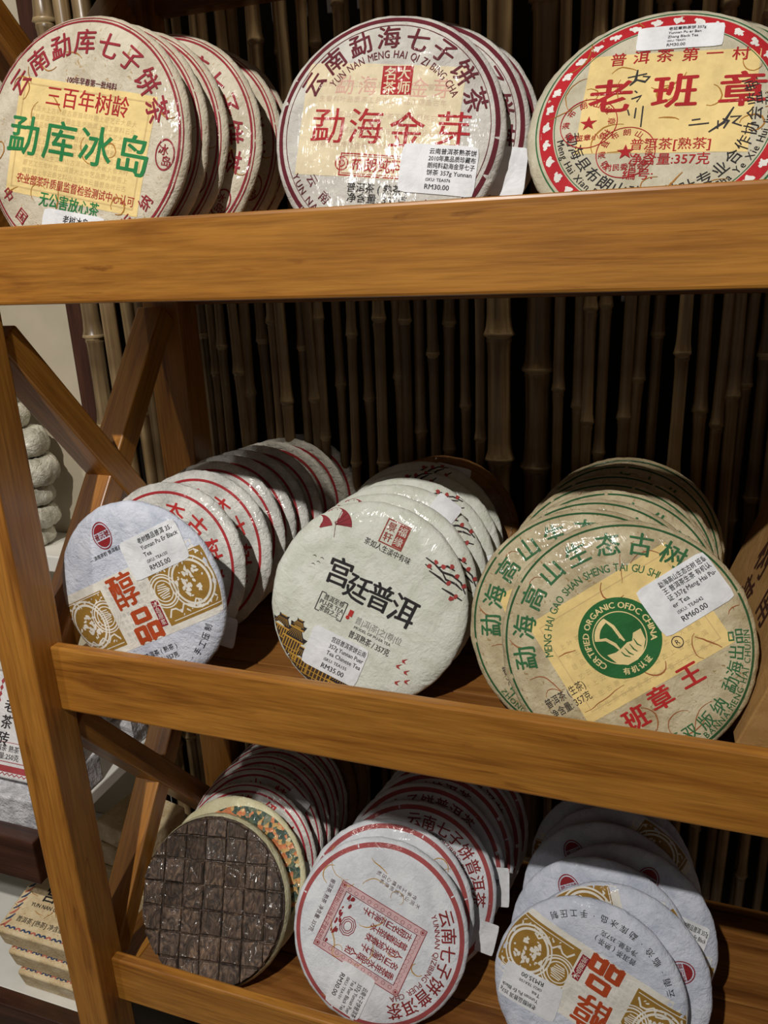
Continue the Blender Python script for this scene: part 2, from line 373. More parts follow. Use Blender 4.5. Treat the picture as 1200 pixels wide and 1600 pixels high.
def blob(rnd, cx, cy, r, n=9, sq=1.0, rot=0):
    out = []
    for i in range(n):
        a = 2 * math.pi * i / n; q = r * rnd.uniform(.6, 1.15); x, y = q * math.cos(a), q * math.sin(a) * sq
        out.append((cx + x * math.cos(rot) - y * math.sin(rot), cy + x * math.sin(rot) + y * math.cos(rot)))
    return out

TH = .021                    # thickness of a pressed cake
def surf(x, y, R, seed):
    q = min(1.0, math.hypot(x, y) / R)
    z = TH / 2 * math.sqrt(max(0.0, 1 - q ** 8)) * (1 - .05 * q * q)
    n = noise.noise(Vector((x * 32 + seed * 3.1, y * 32 - seed * 1.7, seed * .9))) * .00050 + noise.noise(Vector((x * 75 - seed, y * 75 + seed * 2.3, .4))) * .00018
    return z + n * (1 - q ** 6)
def body_mesh(name, R, seed, mat):
    ns = 112; V, F = [], []
    fr = [.06, .15, .25, .35, .45, .54, .62, .70, .77, .83, .88, .92, .95, .975, .99, .998]
    def rr(q, a, side):   # crumpled rim
        k = max(0, (q - .8) / .2) ** 2
        return 1 + k * (.009 * noise.noise(Vector((math.cos(a) * 5 + seed, math.sin(a) * 5, side))) + .007 * noise.noise(Vector((math.cos(a) * 16, math.sin(a) * 16 + seed, side * 2))))
    V.append((0, 0, surf(0, 0, R, seed)))
    rows = [(q, 1) for q in fr] + [(1.0, 0)] + [(q, -1) for q in reversed(fr)]
    for q, side in rows:
        for i in range(ns):
            a = 2 * math.pi * i / ns; m = rr(q, a, .3); x, y = R * q * m * math.cos(a), R * q * m * math.sin(a)
            xs, ys = R * q * math.cos(a), R * q * math.sin(a)
            wr = .0007 * max(0, (q - .72) / .28) * noise.noise(Vector((math.cos(a) * 22 + seed * 2, math.sin(a) * 22, q * 2)))
            z = (surf(xs, ys, R, seed) + wr) if side == 1 else (wr if side == 0 else -TH / 2 * math.sqrt(max(0, 1 - q ** 8)) + wr)
            V.append((x, y, z))
    V.append((0, 0, -TH / 2)); last = len(V) - 1
    for i in range(ns): F.append((0, 1 + i, 1 + (i + 1) % ns))
    for j in range(len(rows) - 1):
        a = 1 + j * ns
        for i in range(ns):
            i2 = (i + 1) % ns; F.append((a + i, a + ns + i, a + ns + i2, a + i2))
    a = 1 + (len(rows) - 1) * ns
    for i in range(ns): F.append((last, a + (i + 1) % ns, a + i))
    me = bpy.data.meshes.new(name); me.from_pydata(V, [], F); me.update(); me.materials.append(mat)
    me.polygons.foreach_set('use_smooth', [True] * len(me.polygons))
    return me

class Design:
    """a kind of tea cake: body and printed parts as shared mesh data"""
    def __init__(s, key, R, mat, pr, seed):
        s.R, s.seed = R, seed; s.items = [('paper_wrapper', body_mesh('paper_wrapper', R, seed, mat))]
        for name, m, layer, V, F in pr.parts:
            if not V: continue
            me = bpy.data.meshes.new(name); me.from_pydata([(v[0] * R, v[1] * R, surf(v[0] * R, v[1] * R, R, seed) + layer + (v[2] if len(v) > 2 else 0)) for v in V], [], F); me.update(); me.materials.append(m)
            s.items.append((name, me))

def cake_matrix(x, y, z, R, lean, yaw):
    l, w_ = R_(lean), R_(yaw)
    u = Vector((math.cos(w_), math.sin(w_), 0)); up = Vector((-math.sin(w_) * math.sin(l), math.cos(w_) * math.sin(l), math.cos(l))); n = u.cross(up)
    M = Matrix((u, up, n)).transposed().to_4x4(); M.translation = Vector((x, y, H + z)); return M
def cake(des, pos, lean, yaw, rot, label, group, cat='tea cake', name='tea_cake'):
    x, y, z = pos; e = empty(name); e.matrix_world = cake_matrix(x, y, z, des.R, lean, yaw)
    tag(e, label, cat, group)
    for nm, me in des.items:
        o = link(bpy.data.objects.new(nm, me), e); o.location = (0, des.R, 0); o.rotation_euler = (0, 0, R_(rot))
    e['_R'] = des.R; e['_seed'] = des.seed; e['_rot'] = rot
    return e
def sticker(e, cx, cy, wd, ht, rot, lines, left=.34, curl=0):
    """white price label on a cake face; cx, cy, sizes in units of the radius, in the upright face frame"""
    R, seed, crot = e['_R'], e['_seed'], R_(e['_rot'])
    def h(x, y):   # the wrapper's relief turns with the wrapper
        c, sn = math.cos(-crot), math.sin(-crot); return surf((x * c - y * sn) * R, (x * sn + y * c) * R, R, seed)
    c, sn = math.cos(R_(rot)), math.sin(R_(rot)); V, F = [], []; nx, ny = 10, 6; rad = .05 * min(wd, ht) * 2
    for lay in (.0009, .0004):
        for j in range(ny + 1):
            for i in range(nx + 1):
                x = (i / nx - .5) * wd; y = (j / ny - .5) * ht
                ax, ay = abs(x) - (wd / 2 - rad), abs(y) - (ht / 2 - rad)
                if ax > 0 and ay > 0:
                    q = math.hypot(ax, ay)
                    if q > rad: x = math.copysign(wd / 2 - rad + ax * rad / q, x); y = math.copysign(ht / 2 - rad + ay * rad / q, y)
                X, Y = cx + c * x - sn * y, cy + sn * x + c * y
                V.append((X * R, Y * R, (h(X, Y) if math.hypot(X, Y) < .93 else h(X * .93 / math.hypot(X, Y), Y * .93 / math.hypot(X, Y))) + lay))
    w1 = nx + 1; n1 = w1 * (ny + 1)
    for j in range(ny):
        for i in range(nx):
            a = j * w1 + i; F.append((a, a + 1, a + w1 + 1, a + w1)); F.append((n1 + a, n1 + a + w1, n1 + a + w1 + 1, n1 + a + 1))
    for i in range(nx): F.append((i, n1 + i, n1 + i + 1, i + 1)); a = ny * w1 + i; F.append((a, a + 1, n1 + a + 1, n1 + a))
    for j in range(ny): a = j * w1; F.append((a, a + w1, n1 + a + w1, n1 + a)); a += nx; F.append((a, n1 + a, n1 + a + w1, a + w1))
    o = meshobj('price_sticker', V, F, STICK, e); o.location = (0, R, 0); o['label'] = 'white price sticker'
    if lines:
        pr = Print(True); p = pr.part('lettering', STICKINK, 0); n = len(lines); step = ht * .86 / n
        for k, t in enumerate(lines):
            if not t: continue
            yy = ht * .43 - step * (k + .5); sz = step * (.88 if k < n - 1 else 1.02)
            if 'SKU' in t: sz *= .72
            x0 = -wd / 2 + wd * left
            vv, ff, gw = glyphs(t, .012); mx = wd * (.97 - left)
            pr.text(p, t, sz, cx + c * x0 - sn * yy, cy + sn * x0 + c * yy, rot, .012, min(1.0, mx / (gw * sz)), 'l')
        me = bpy.data.meshes.new('lettering')
        me.from_pydata([(v[0] * R, v[1] * R, h(v[0], v[1]) + .0011 + (v[2] if len(v) > 2 else 0)) for v in p[3]], [], p[4]); me.update(); me.materials.append(STICKINK)
        link(bpy.data.objects.new('lettering', me), o)
    return o
# ------------------------------------------------------------------ designs
RED = ink((178, 40, 44)); CRIM = ink((150, 42, 54)); MAR = ink((104, 36, 46)); GRN = ink((52, 108, 66)); DGRN = ink((44, 92, 54))
BLK = ink((44, 42, 44)); YEL = ink((240, 214, 148)); CRM = ink((232, 218, 184)); GOLD = ink((160, 122, 52)); CREAMW = ink((236, 232, 222)); ORG = ink((184, 74, 34))
BRK = ink((172, 84, 84)); GHOST = ink((216, 188, 130)); LGREY = ink((176, 176, 172)); WHT = ink((238, 236, 230)); GOLDL = ink((196, 150, 62)); DRK = ink((52, 44, 44)); SIG = ink((56, 56, 58))
L0, L1, L2, L3 = .00022, .00034, .00046, .00058

def ghosttext(pr, mat, cx, cy, wd, ht, rot, rows, cols, size):
    """faint small print on a label"""
    p = pr.part('small_print', mat, L1); rnd = random.Random(rows * cols); src = '普洱茶云南古树山年香叶生大原料工艺品质上'
    c, s = math.cos(R_(rot)), math.sin(R_(rot))
    for j in range(rows):
        for i in range(cols):
            x, y = (i / (cols - 1) - .5) * wd, (j / (rows - 1) - .5) * ht
            pr.text(p, rnd.choice(src), size, cx + c * x - s * y, cy + s * x + c * y, rot, .0)

def d_mengku():
    pr = Print(); lab = pr.part('paper_label', YEL, L0); pr.rect(lab, 0, -.04, 1.33, .93, -12.5)
    p = pr.part('label_border', GHOST, L1); pr.frame(p, 0, -.04, 1.24, .84, .012, -12.5)
    ghosttext(pr, GHOST, .0, -.06, 1.0, .5, -12.5, 9, 20, .05)
    p = pr.part('ring_print', CRIM, L1); pr.ring(p, .925, .942); pr.ring(p, .956, .964)
    p = pr.part('lettering', CRIM, L2, 'arc'); pr.arc(p, '云南勐库七子饼茶', .21, .765, 138, 13, .016)
    pr.arc(p, '中国云南西双版纳', .12, .82, -152, -40, .012, True)
    p = pr.part('lettering', RED, L2, 'red'); pr.text(p, '三百年树龄', .175, .095, .285, -12.5, .010, width=.80)
    pr.text(p, '农业部茶叶质量监督检验测试中心认可', .088, -.045, -.39, -13.5, .008, width=1.18)
    p = pr.part('lettering', MAR, L2, 'sm'); pr.text(p, '100年早春第一批纯料', .062, .145, .425, -13, .008, width=.48)
    p = pr.part('lettering', ink((40, 128, 72)), L2, 'green')
    for ch, x, y in (('勐', -.54, .085), ('库', -.18, .005), ('冰', .18, -.065), ('岛', .53, -.16)): pr.text(p, ch, .335, x, y, -12.5, .014)
    pr.text(p, '无公害放心茶', .125, -.10, -.51, -13, .014, width=.60)
    p = pr.part('stamp', CRIM, L2); pr.ring(p, .072, .082, 32, .81, -.17, 0, 360, 1.5, -10); pr.text(p, '冰', .09, .80, -.13, -10); pr.text(p, '岛', .09, .82, -.22, -10)
    pr.fibres(3, 16, FIBRE); return Design('mengku', .105, P_BEIGE, pr, 3)

def d_menghai():
    pr = Print(); lab = pr.part('paper_label', CRM, L0); pr.rect(lab, -.06, .085, 1.36, .94, -7)
    p = pr.part('ring_print', MAR, L1); pr.ring(p, .915, .953); pr.ring(p, .875, .881)
    p = pr.part('lettering', MAR, L2, 'arc'); pr.arc(p, '云南勐海七子饼茶', .205, .775, 145, 15, .016); pr.arc(p, 'YUN NAN MENG HAI QI ZI BING CHA', .090, .63, 139, 22, .010, False, .76)
    pr.arc(p, 'YUN NAN·XI SHUANG BAN NA', .082, .845, -160, -62, .004, True); pr.arc(p, '云南·西双版纳', .10, .73, -150, -60, .01, True)
    ghosttext(pr, ink((222, 196, 170)), -.05, .13, 1.05, .5, -7, 5, 18, .055)
    p = pr.part('lettering', ink((226, 176, 160)), L1, 'ghost')
    for ch, x in (('勐', -.36), ('海', -.16), ('金', .28), ('芽', .47)): pr.text(p, ch, .17, x, .37 - .12 * x, -7, .0)
    p = pr.part('stamp', RED, L2); pr.rect(p, .09, .41, .26, .235, -5, 4, 4)
    p = pr.part('stamp_characters', CRM, L3)
    for ch, x, y in (('名', .03, .47), ('茶', .025, .355), ('大', .15, .465), ('师', .15, .345)): pr.text(p, ch, .115, x, y, -5, .014)
    p = pr.part('lettering', RED, L2, 'red')
    for ch, x, y in (('勐', -.50, .085), ('海', -.165, .055), ('金', .185, .0), ('芽', .57, -.03)): pr.text(p, ch, .315, x, y, -6, .006)
    pr.text(p, '布朗纯料', .125, -.06, -.285, -7, .016, width=.46)
    p = pr.part('cartouche', RED, L2, 'cart'); pr.frame(p, -.04, -.287, .70, .19, .010, -7); pr.frame(p, -.04, -.287, .66, .15, .005, -7); pr.ring(p, .05, .06, 24, -.37, -.24); pr.ring(p, .02, .03, 16, -.37, -.24)
    p = pr.part('lettering', BLK, L2, 'blk'); pr.text(p, '普洱茶 ( 熟茶 )', .09, -.06, -.475, -7, .006, width=.52); pr.text(p, '净含量: 357克', .085, -.06, -.56, -7, .006, width=.52)
    return Design('menghai', .1, P_GREY, pr, 5)

def d_banzhang():
    pr = Print(); lab = pr.part('paper_label', YEL, L0); pr.rect(lab, .03, .12, 1.22, .86, -4)
    p = pr.part('red_band', ink((190, 38, 46)), L0, 'band'); pr.ring(p, .79, .895)
    p = pr.part('ring_print', GRN, L1); pr.ring(p, .915, .926); pr.ring(p, .775, .781)
    rnd = random.Random(4); p = pr.part('band_figures', WHT, L1)
    for i in range(34):
        a = 2 * math.pi * i / 34; q = .843
        for dx, dy, r in ((0, 0, .034), (.028, .012, .018), (-.03, -.008, .016), (.012, -.024, .012)):
            ca, sa = math.cos(a), math.sin(a); X, Y = q + dy, dx
            pr.poly(p, blob(rnd, X * ca - Y * sa, X * sa + Y * ca, r, 8))
    p = pr.part('lettering', RED, L2, 'red')
    for ch, x, y in (('普', -.34, .535), ('洱', -.17, .53), ('茶', .0, .525), ('第', .18, .51), ('一', .35, .50), ('村', .53, .475)): pr.text(p, ch, .125, x, y, -4, .012)
    for ch, x, y in (('老', -.375, .215), ('班', .09, .205), ('章', .555, .17)): pr.text(p, ch, .31, x, y, -3, .020, 1.08)
    pr.text(p, '普洱茶[熟茶]', .105, .08, -.245, -4, .01, width=.56); pr.text(p, '净含量:357克', .105, .08, -.37, -4, .01, width=.56); pr.text(p, '编号:', .10, -.13, -.48, -4, .01)
    p = pr.part('round_stamp', RED, L3)
    for x, y, t1, t2 in ((-.52, -.01, '勐海布朗山班章村', '老班章小组'), (-.23, -.285, '勐海县布朗山乡班章', '村民委员会')):
        pr.ring(p, .208, .215, 48, x, y); pr.star(p, x, y, .066)
        for k, ch in enumerate(t1):
            a = 215 - k * 250 / (len(t1) - 1); pr.text(p, ch, .062, x + .17 * math.cos(R_(a)), y + .17 * math.sin(R_(a)), a - 90, .006)
        pr.text(p, t2, .058, x, y - .125, 0, .008)
    p = pr.part('signature', SIG, L3)
    for pts in ([(-.26, .36), (-.12, .38)], [(-.19, .42), (-.20, .33), (-.24, .29)], [(-.21, .34), (-.13, .31), (-.10, .35), (-.15, .36)], [(-.20, .24), (-.18, .22)], [(-.22, .17), (-.15, .19), (-.18, .14)], [(-.24, .08), (-.225, .03)], [(-.18, .09), (-.185, .0)], [(-.13, .10), (-.135, -.08)],
                [(.22, -.06), (.28, -.055)], [(.20, -.10), (.34, -.095)], [(.34, -.17), (.44, -.10), (.50, .02)], [(.40, -.08), (.40, -.15)], [(.43, -.07), (.47, -.09), (.44, -.15)], [(.48, -.06), (.55, -.06), (.50, -.11), (.56, -.14)]):
        pr.line(p, pts, .022)
    p = pr.part('lettering', BLK, L2, 'blk'); pr.arc(p, '勐海县布朗山班章茶叶专业合作协会监制', .115, .64, -168, 18, .006, True); pr.arc(p, 'Meng Hai Xian Bu Lang Shan Ban Zhang Cha Ye Xie Hui Jian Zhi', .075, .735, -170, 10, .004, True)
    pr.fibres(14, 22, FIBRE); return Design('banzhang', .102, P_CREAM, pr, 8)

def d_chunpin(R=.1):
    pr = Print(); band = pr.part('paper_band', CREAMW, L0); pr.rect(band, 0, -.09, 1.94, .80, 0, 24, 10)
    g = pr.part('gold_panel', GOLD, L1); pr.rect(g, -.69, -.10, .62, .64, 0, 10, 10, .978); pr.rect(g, .61, -.10, .72, .64, 0, 10, 10, .978)
    w_ = pr.part('gold_panel_ornament', CREAMW, L2); rnd = random.Random(2)
    def inside(x, y): return math.hypot(x, y) < .95 and -.40 < y < .20 and (x < -.40 or x > .27)
    for sx, cx in ((-1, -.76), (1, .74)):
        for r0, r1 in ((.195, .218), (.235, .252)): pr.ring(w_, r0, r1, 44, cx * .96, -.08, 0, 360, 1.12)
        for k in range(34):      # figures inside the large medallion
            a = rnd.uniform(0, 6.28); q = rnd.uniform(.03, .17); pr.poly(w_, blob(rnd, cx * .96 + q * math.cos(a), -.08 + q * math.sin(a), rnd.uniform(.014, .042), 7, .6, rnd.uniform(0, 3)))
        mx = -.47 if sx < 0 else .36
        for r0, r1 in ((.140, .157), (.17, .183), (.105, .118)): pr.ring(w_, r0, r1, 36, mx, -.06, 0, 360)
        for k in range(7): pr.rect(w_, mx, -.13 + k * .023, .16 - abs(k - 3) * .02, .012, 8 * math.sin(k), 3, 1)
        for yy in (-.385, .205): pr.rect(w_, (-.69 if sx < 0 else .61), yy, .58, .009, 0, 12, 1)
        pr.line(w_, [((-.42 if sx < 0 else .29) + sx * t * .055, -.34 + .085 * abs(math.sin(t * 1.1))) for t in range(9)], .02, False)
        for k in range(46):
            x = rnd.uniform(.28, .92) * sx - (.08 if sx < 0 else 0); y = rnd.uniform(.12, .20) if k % 2 else rnd.uniform(-.36, -.29)
            if inside(x, y): pr.poly(w_, blob(rnd, x, y, rnd.uniform(.012, .028), 6, .5, rnd.uniform(0, 3)))
    ghosttext(pr, ink((214, 212, 208)), -.06, -.09, .48, .62, 0, 10, 9, .05)
    p = pr.part('lettering', ORG, L2, 'main'); pr.text(p, '醇', .40, -.10, .12, 2, .020, .92); pr.text(p, '品', .40, -.04, -.305, 0, .040, .95)
    rd = pr.part('red_tag', ink((150, 34, 46)), L2); pr.rect(rd, .185, -.25, .088, .285, -2, 2, 5)
    p = pr.part('red_tag_characters', CREAMW, L3)
    for k, ch in enumerate('冰岛原浆'): pr.text(p, ch, .068, .185, -.15 - k * .066, -2, .006)
    lg = pr.part('oval_logo', ink((150, 38, 44)), L2); pr.ring(lg, .108, .118, 40, -.04, .72, 0, 360, 1.25)
    for a0, a1 in ((22, 158), (202, 338)): pr.poly(lg, [(-.04 + .096 * math.cos(R_(a0 + (a1 - a0) * i / 16)), .72 + .12 * math.sin(R_(a0 + (a1 - a0) * i / 16))) for i in range(17)])
    pr.text(lg, '普沅號', .072, -.04, .72, 0, .012, width=.19)
    p = pr.part('lettering', BLK, L2, 'sm'); pr.text(p, '— 滇南茶韵 普洱茗品 —', .048, -.07, .535, 0, .0, width=.52)
    pr.arc(p, '云南·临沧·勐库冰岛·手工压制', .082, .86, -140, -42, .006, True); pr.text(p, '普洱茶 ( 熟茶 )', .07, -.03, -.62, 0, .004); pr.text(p, '净含量: 357克', .066, -.03, -.71, 0, .004)
    return Design('chunpin', R, P_BLUE, pr, 11)

def d_redring(R, ringcol, chars, seed, width=.03, rad=.66):
    pr = Print(); p = pr.part('ring_print', ringcol, L1); pr.ring(p, .90 - width, .90)
    if rad > .7: pr.ring(p, .955, .972)
    p = pr.part('lettering', ink((196, 52, 50)), L2, 'red'); pr.arc(p, chars, .27 if rad < .7 else .20, rad, 90 + 14 * (len(chars) - 1), 90 - 14 * (len(chars) - 1), .018)
    lab = pr.part('paper_label', ink((236, 222, 206)), L0); pr.rect(lab, 0, -.02, .95, .8, 0)
    p = pr.part('lettering', ink((176, 60, 56)), L2, 'low'); pr.arc(p, '云南西双版纳勐海茶厂出品', .10, .76, -158, -22, .006, True); pr.text(p, '普洱茶', .24, 0, .12, 0, .02); pr.text(p, '净含量:357克', .10, 0, -.2, 0, .01)
    return Design('red', R, P_WHITE, pr, seed)

def d_palace():
    pr = Print(); st = pr.part('stamp', ink((162, 70, 60)), L2)
    pr.frame(st, -.01, .73, .25, .25, .012, 0); pr.rect(st, .052, .73, .10, .22, 0, 2, 4)
    for k, ch in enumerate('景轩'): pr.text(st, ch, .095, -.066, .785 - k * .105, 0, .012)
    s2 = pr.part('stamp_characters', P_PALE, L3)
    for k, ch in enumerate('福缘'): pr.text(s2, ch, .095, .052, .785 - k * .105, 0, .008)
    p = pr.part('lettering', BLK, L2, 'main'); pr.text(p, '茶如人生淡中有味', .075, -.01, .555, -1, .0, width=.50)
    for ch, x, y, s, r in (('宫', -.36, .17, .30, 4), ('廷', -.125, .10, .28, -3), ('普', .115, .12, .29, 2), ('洱', .375, .10, .31, -2)): pr.text(p, ch, s, x, y, r, .018, .92)
    p = pr.part('lettering', ink((70, 68, 66)), L2, 'box'); pr.text(p, '普洱至尊', .066, -.29, -.115, 0, .01, width=.22); pr.text(p, 'PU-ER TEA', .066, -.29, -.175, 0, .008, width=.26); pr.text(p, '茶韵之王', .066, -.29, -.235, 0, .01, width=.22)
    pr.text(p, '普洱熟茶 / 357克', .078, .20, -.335, 0, .012, width=.44); pr.text(p, 'MODEL OF PU-ER TEA', .04, .2, -.255, 0, .006, width=.40)
    for x0, y0, dx, dy in ((-.44, -.08, 0, -.19), (-.44, -.08, .05, 0), (-.44, -.27, .05, 0), (-.15, -.08, 0, -.19), (-.15, -.08, -.05, 0), (-.15, -.27, -.05, 0)): pr.line(p, [(x0, y0), (x0 + dx, y0 + dy)], .009, False)
    p = pr.part('lettering', ink((150, 150, 144)), L2, 'pale'); pr.text(p, '普|洱|茶|之|尊|位', .082, .235, -.185, 0, .0, width=.50)
    p = pr.part('red_seal', ink((190, 56, 50)), L2); pr.rect(p, -.085, -.15, .045, .065, 0, 1, 1); pr.disc(p, .02, -.10, -.20, 10)
    um = pr.part('red_parasol', ink((150, 52, 58)), L2)
    for cx, cy, r, a0, a1 in ((-.60, .60, .17, 15, 150), (-.735, .505, .13, 35, 170)):
        q = [(cx, cy - .03)] + [(cx + r * math.cos(R_(a0 + (a1 - a0) * i / 14)), cy - .03 + r * math.sin(R_(a0 + (a1 - a0) * i / 14))) for i in range(15)]
        n = len(um[3]); um[3].extend(q); um[4].extend([(n, n + i, n + i + 1) for i in range(1, 15)])
    um2 = pr.part('parasol_lines', ink((112, 40, 48)), L3)  # darker printed lines fanning over the parasol, and its handle
    for k in range(6): pr.line(um2, [(-.60, .57), (-.60 + .16 * math.cos(R_(25 + 22 * k)), .57 + .16 * math.sin(R_(25 + 22 * k)))], .006, False)
    pr.line(um2, [(-.60, .57), (-.56, .45)], .008)
    br = pr.part('plum_branch', DRK, L2)
    for pts in ([(.36, .66), (.46, .64), (.56, .60), (.66, .61), (.76, .58), (.84, .50)], [(.50, .62), (.58, .67), (.66, .66)], [(.56, .60), (.62, .55), (.72, .55), (.80, .52)], [(.44, .56), (.56, .54), (.66, .51)], [(.62, .46), (.72, .45), (.84, .43)], [(.70, .59), (.74, .66)], [(.38, .60), (.46, .58)]): pr.line(br, pts, .022)
    bl = pr.part('plum_blossom', ink((176, 70, 66)), L3); rnd = random.Random(6)
    for x, y in ((.42, .60), (.55, .65), (.66, .53), (.77, .44), (.74, .41), (.62, .68), (.80, .56), (.47, .66), (.70, .62)): pr.poly(bl, blob(rnd, x, y, .026, 8))
    for x, y in ((.56, -.33), (.62, -.42), (.66, -.50), (.53, -.40), (.58, -.55)): pr.poly(bl, [(x, y), (x + .05, y + .035), (x + .025, y), (x + .05, y - .02), (x + .01, y - .02)])
    bd = pr.part('bird_marks', DRK, L2, 'bird')
    for x, y in ((-.62, .16), (-.68, .20), (-.66, .12), (-.60, .21)): pr.line(bd, [(x, y), (x + .02, y + .01), (x + .04, y)], .008)
    ro = pr.part('palace_roof', ink((50, 42, 44)), L2); bo = pr.part('palace_walls', ink((78, 58, 44)), L1); go = pr.part('palace_gold_trim', GOLDL, L3)
    def keep(q): return [(x, y) for x, y in q if math.hypot(x, y) < .968]
    def clampd(q): return [(x * min(1, .97 / math.hypot(x, y)), y * min(1, .97 / math.hypot(x, y))) for x, y in q]
    def gold(q, w_=.010):
        q = keep(q)
        if len(q) > 1: pr.line(go, q, w_, False)
    def roof(cx, cy, wd, ht):
        a = [(cx - wd * .62, cy + .045), (cx - wd * .5, cy - .012), (cx + wd * .5, cy - .012), (cx + wd * .62, cy + .045), (cx + wd * .40, cy + ht * .38), (cx + wd * .24, cy + ht * .80), (cx + wd * .27, cy + ht * 1.08), (cx + wd * .16, cy + ht), (cx - wd * .16, cy + ht), (cx - wd * .27, cy + ht * 1.08), (cx - wd * .24, cy + ht * .80), (cx - wd * .40, cy + ht * .38)]
        a = clampd(a); n = len(ro[3]); ro[3].extend([(cx, cy + ht * .4)] + a); ro[4].extend([(n, n + 1 + i, n + 1 + (i + 1) % len(a)) for i in range(len(a))])
        gold([(cx - wd * .5 + t * wd / 10, cy - .004) for t in range(11)], .016); gold([(cx - wd * .16 + t * wd * .04, cy + ht * .98) for t in range(9)], .010)
        for t in range(-4, 5): gold([(cx + t * wd * .10, cy + .02), (cx + t * wd * .05, cy + ht * .75)], .004)
    def hall(cx, cy, wd, ht, base):
        pr.rect(bo, cx, cy - base / 2, wd * .84, base, 0, 8, 8, .972)
        for t in range(7): gold([(cx - wd * .39 + t * wd * .13, cy - base * u / 6) for u in range(7)], .011)
        for u in (.35, .62): gold([(cx - wd * .40 + t * wd * .1, cy - base * u) for t in range(9)], .008)
        roof(cx, cy, wd, ht)
    for cx, cy, wd, ht, base in ((-.70, -.58, .22, .11, .30), (-.52, -.64, .24, .13, .30), (-.38, -.78, .26, .11, .20), (-.14, -.78, .32, .13, .2), (.10, -.84, .28, .10, .13), (.34, -.85, .24, .08, .1)): hall(cx, cy, wd, ht, base)
    roof(-.52, -.525, .15, .09); roof(-.14, -.665, .20, .09)
    return Design('palace', .102, P_PALE, pr, 15)

def d_green():
    pr = Print(); lab = pr.part('paper_label', ink((240, 212, 142)), L0); pr.rect(lab, .06, .05, 1.30, .92, 0, 18, 14)
    p = pr.part('label_border', GHOST, L1); pr.frame(p, .06, .05, 1.16, .78, .008, 0)
    ghosttext(pr, ink((206, 182, 124)), .06, -.06, 1.0, .55, 0, 7, 15, .05)
    p = pr.part('ring_print', DGRN, L1); pr.ring(p, .945, .962)
    p = pr.part('lettering', GRN, L2, 'arc'); pr.arc(p, '勐海高山生态古树', .205, .805, 159, 29, .014); pr.arc(p, 'MENG HAI GAO SHAN SHENG TAI GU SHU', .092, .605, 161, 27, .010, False, .80)
    pr.arc(p, '中国', .125, .83, -158, -144, .01, True); pr.arc(p, '云南', .125, .83, -130, -115, .01, True); pr.arc(p, '西双版纳', .125, .83, -97, -66, .01, True); pr.arc(p, '勐海出品', .125, .83, -53, -27, .01, True)
    pr.arc(p, 'ZHONG GUO·YUN NAN·XI SHUANG BANNA·MENG HAI CHUPIN', .066, .912, -164, -24, .006, True)
    em = pr.part('organic_emblem', ink((38, 104, 52)), L2); pr.disc(em, .325, -.01, .05, 64)
    q = pr.part('organic_emblem_drawing', ink((240, 216, 156)), L3)
    pr.ring(q, .205, .213, 56, -.01, .05)
    pr.arc_c = None
    for txt, a0, a1, sz, inw, rad in (('CERTIFIED ORGANIC OFDC CHINA', 215, -35, .070, False, .262), ('有机认证', -118, -62, .058, True, .268)):
        wds = [(.3 if ch == ' ' else glyphs(ch, .02)[2] + .14) for ch in txt]; tot = sum(wds); acc = 0
        for ch, wv in zip(txt, wds):
            t = (acc + wv / 2) / tot; acc += wv
            if ch == ' ': continue
            a = a0 + (a1 - a0) * t; pr.text(q, ch, sz, -.01 + rad * math.cos(R_(a)), .05 + rad * math.sin(R_(a)), a + (90 if inw else -90), .022)
    # the bowl of hands and the leaf-like arms inside the ring
    pr.ring(q, .155, .195, 24, -.01, .05, 100, 158); pr.line(q, [(-.19, .125), (-.11, .09), (-.07, .02), (-.06, -.03)], .028); pr.line(q, [(-.04, .24), (-.005, .15), (.0, .06), (.01, .01)], .028)
    pr.poly(q, [(-.17, -.02), (-.10, -.035), (-.05, -.03), (.02, -.01), (.06, -.02), (.10, .03), (.17, .03), (.155, -.06), (.09, -.13), (.02, -.165), (-.07, -.165), (-.135, -.12)])
    d3 = pr.part('organic_emblem_lines', ink((38, 104, 52)), L3 + .0001)
    for pts in ([(-.06, -.05), (-.05, -.09), (-.02, -.12)], [(-.02, -.04), (-.01, -.09), (.01, -.12)], [(.03, -.03), (.035, -.08), (.05, -.11)], [(.08, -.01), (.08, -.06), (.10, -.09)]): pr.line(d3, pts, .012)
    p = pr.part('lettering', ink((186, 40, 38)), L2, 'red')
    for ch, x, y in (('班', -.25, -.555), ('章', .0, -.51), ('王', .29, -.475)): pr.text(p, ch, .19, x, y + .015, 0, .026, 1.05)
    p = pr.part('lettering', BLK, L2, 'blk'); pr.text(p, '普洱茶 (生茶)', .085, -.63, -.12, 0, .004, width=.36); pr.text(p, '净含量: 357克', .080, -.63, -.215, 0, .004, width=.36)
    pr.text(p, 'R', .055, .35, -.20, 0, .01); pr.ring(p, .040, .047, 24, .35, -.20)
    pr.fibres(21, 26, ink((164, 100, 56))); return Design('green', .107, P_KRAFT, pr, 21)

